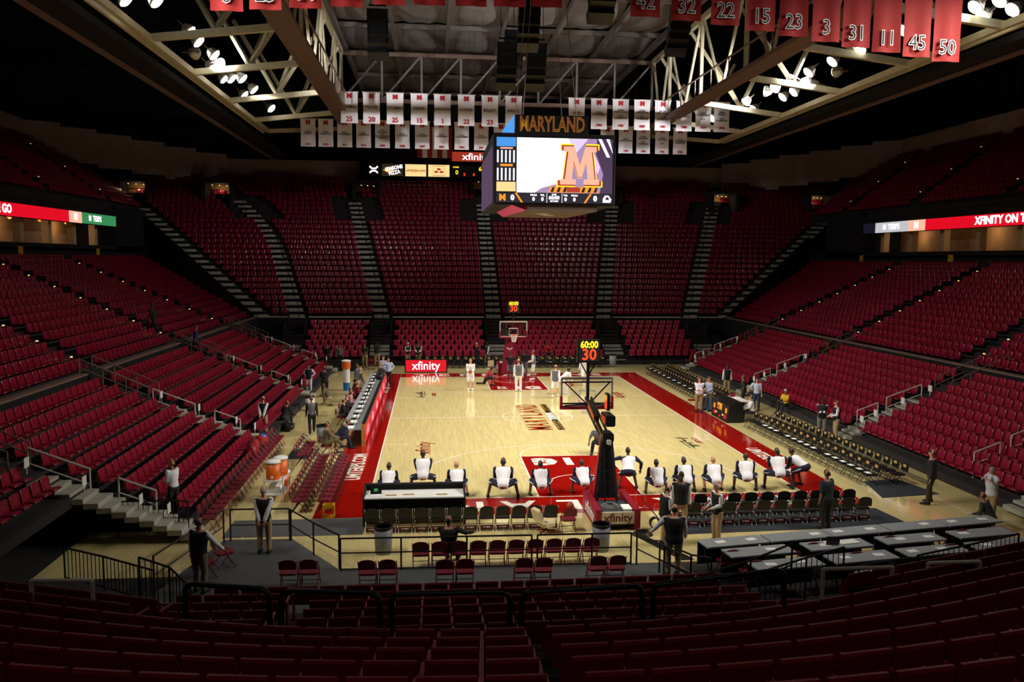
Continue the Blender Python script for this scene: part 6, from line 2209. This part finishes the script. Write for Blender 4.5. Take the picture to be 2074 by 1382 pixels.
# ---- right side
person('man in white shirt and khaki trousers with folded arms at the sideline', (8.95, .85, 0), 160, 'fold', 1.9, 'l', 'b', (226, 220, 240), None, 1.0, None, (150, 122, 84), False, BLACK, 'right sideline men', None, 1.12, tie=(60, 40, 90))
person('man in pale blue shirt and grey trousers beside the console', (9.6, .95, 0), 110, 'front', 1.9, 'l', 'b', BLUEC, None, 1.0, None, (98, 88, 76), False, BLACK, 'right sideline men', dict(lean=10, fr=(.1, .25, .08)), 1.1)
person('usher in dark vest standing behind the scorer console', (12.5, 6.2, 0), 170, 'stand', 1.86, 'd', 'k', WHITE, None, 1.0, BLACK, KHAKI, False, BLACK, 'right ushers')
person('man in dark shirt with back turned behind the console', (11.9, 2.0, 0), 60, 'hips', 1.82, 'm', 'k', DARK, None, .6, None, DARK, False, BLACK, 'right sideline men', None, 1.15)
person('man in white shirt seated behind the scorer console', (10.75, -2.0, 0), 80, 'sit', 1.8, 'l', 'k', WHITE, None, 1.0, None, DARK, False, BLACK, 'right sideline men', None, 1.15)
person('young man in pale shirt and jeans standing beside the yellow shirt', (12.25, 1.0, 0), 150, 'stand', 1.82, 'l', 'b', (206, 214, 236), None, .45, None, (40, 48, 78), False, BLACK, 'right sideline men', dict(hr=(.4, .4, 1.15)))
person('seated person in yellow jersey and white cap on the right bleacher', (13.4, -.2, .05), 110, 'sit', 1.74, 'm', 'w', YEL, None, .4, None, DARK, False, BLACK, None, None, 1.1)
person('usher with white sleeves, left of the pair at the right bleacher', (12.55, -5.9, .05), 150, 'fold', 1.82, 'd', 'k', WHITE, None, 1.0, BLACK, (120, 116, 110), False, BLACK, 'right ushers', None, 1.1)
person('usher with white sleeves, right of the pair at the right bleacher', (12.95, -6.5, .05), 80, 'front', 1.82, 'l', 'b', WHITE, None, 1.0, BLACK, KHAKI, False, BLACK, 'right ushers', None, 1.1)
person('man in dark jacket standing on bare maple at the near right corner', (11.35, -16.1, 0), 60, 'stand', 1.88, 'l', 'b', DARK, None, 1.0, None, (60, 50, 30), False, BLACK, None, dict(fr=(.22, 0, .08), fl=(-.2, .1, .08)), 1.05)
person('person in pale shirt raising both hands to the face at far right', (11.9, -18.3, 0), 100, 'face', 1.84, 'l', 'g', (214, 214, 220), None, 1.0, None, KHAKI, False, BLACK, None, None, 1.1)
person('person in dark top crouching beside the desks at far right', (11.35, -18.9, 0), 30, 'crouch', 1.75, 'm', 'b', (50, 56, 56), None, 1.0, None, (70, 66, 50), False, BLACK)
person('officer in dark uniform standing before the near right chairs', (6.5, -18.35, 0), 25, 'stand', 1.86, 'm', 'k', (36, 46, 56), None, .5, None, (22, 24, 30), False, BLACK, None, None, 1.1, .024)
# ---- ushers near the hoop base
person('usher reading beside the hoop base, facing right', (1.15, -19.3, 0), -75, 'front', 1.76, 'l', 'k', WHITE, None, 1.0, BLACK, KHAKI, False, BLACK, 'hoop base ushers', dict(headp=18), 1.1, .024)
person('dark skinned usher standing nearest the right baseline letters', (1.9, -18.35, 0), 170, 'stand', 1.9, 'd', 'k', WHITE, None, 1.0, BLACK, KHAKI, False, BLACK, 'hoop base ushers', None, 1.15, .024)
person('grey haired usher leaning on the end of the front press desk', (2.75, -19.2, 0), 105, 'front', 1.78, 'l', 'g', WHITE, None, 1.0, BLACK, KHAKI, False, BLACK, 'hoop base ushers', dict(headp=10), 1.05, .024)
person('broad usher with back turned leaning on the black stair rail', (.62, -21.9, .12), -5, 'reach', 1.88, 'l', 'k', WHITE, None, 1.0, BLACK, (140, 120, 86), False, BLACK, 'hoop base ushers', dict(hl=(-.55, .35, .98), hr=(.35, .3, .95)), 1.22, .024)
person('man in black seated with one arm along the chairs behind the railing', (-5.05, -20.45, 0), -12, 'sit', 1.84, 'm', 'k', BLACK, None, 1.0, None, BLACK, False, BLACK, None, dict(hr=(.62, .05, .95), lean=-4), 1.25, .026)
# bags and loose things at left
t = thing('duffel_bag', 'red duffel bag leaning on the left bleacher foot', 'bag', (-12.5, -9.6, .35), R(30))
MB().ball((0, 0, .3), .2, .38, .34, 12, 8).build('body', m_maroonpad, t, True)
MB().tube([(-.1, -.2, .55), (0, 0, .75), (-.1, .2, .55)], .018, 5).build('strap', m_blackmetal, t)
t = thing('duffel_bag', 'red bag beside the first one on the left bleacher foot', 'bag', (-12.55, -8.7, .35), R(10))
MB().ball((0, 0, .28), .2, .32, .32, 12, 8).build('body', m_redcloth, t, True)
MB().tube([(-.1, -.18, .52), (0, 0, .7), (-.1, .18, .52)], .018, 5).build('strap', m_blackmetal, t)
t = thing('duffel_bag', 'red and blue bag farthest along the left bleacher foot', 'bag', (-12.5, -7.6, .35), R(-15))
MB().ball((0, 0, .28), .24, .34, .26, 12, 8).build('body', m_redcloth, t, True)
MB().ball((.05, 0, .36), .16, .2, .2, 10, 6).build('pocket', m_blue, t, True)
t = thing('duffel_bag', 'black bag on the floor in the left aisle', 'bag', (-12.3, -2.8, 0), R(40))
MB().ball((0, 0, .2), .3, .45, .2, 12, 8).build('body', m_blackvinyl, t, True)
MB().tube([(-.1, -.3, .3), (0, 0, .48), (-.1, .3, .3)], .018, 5).build('strap', m_blackmetal, t)
# seat number tags on bleacher ends
tg = thing('seat_tag', 'x', 'tag')
MB().box(-.01, .01, -.14, .14, 0, .28).build('plate', m_white, tg)
MB().box(-.006, .006, -.02, .02, -.2, 0).build('stem', m_steel, tg)
tgs = Series(tg)
k = 0
for sgn, LX in ((-1, 12.55), (1, 13.55)):
    LT = (19.3 - LX) / 9
    for j, y in enumerate(LA):
        for q in (0, 1, 3, 5):
            tgs.place('small white seat tag, %s row at the %s aisle from far end, %s bleacher' % (nth(q + 1), nth(j + 1), 'left' if sgn < 0 else 'right'), (sgn * (LX + LT * q + .35), y - .65, .3 + .275 * q + .65), 0, 'white seat tags')

# ---- grow all bodies and clothes into continuous skins
for o, v, ex in JOBS:
    md = o.modifiers.new('skin', 'REMESH')
    md.mode = 'VOXEL'
    md.voxel_size = v
    md.use_smooth_shade = True
bpy.context.view_layer.update()
dg = bpy.context.evaluated_depsgraph_get()
new = []
for o, v, ex in JOBS:
    me = bpy.data.meshes.new_from_object(o.evaluated_get(dg), depsgraph=dg)
    new.append((o, me, ex))
for o, me, ex in new:
    m = o.data.materials[0]
    o.modifiers.clear()
    if ex:
        b = bmesh.new()
        b.from_mesh(me)
        vs = [b.verts.new(p) for p in ex[0]]
        for f in ex[1]:
            try:
                b.faces.new([vs[i] for i in f]).smooth = True
            except ValueError:
                pass
        b.to_mesh(me)
        b.free()
    me.materials.clear()
    me.materials.append(m)
    o.data = me
print('objects', len(bpy.data.objects), 'tris', sum(len(m.polygons) * 2 for m in bpy.data.meshes if m.users))
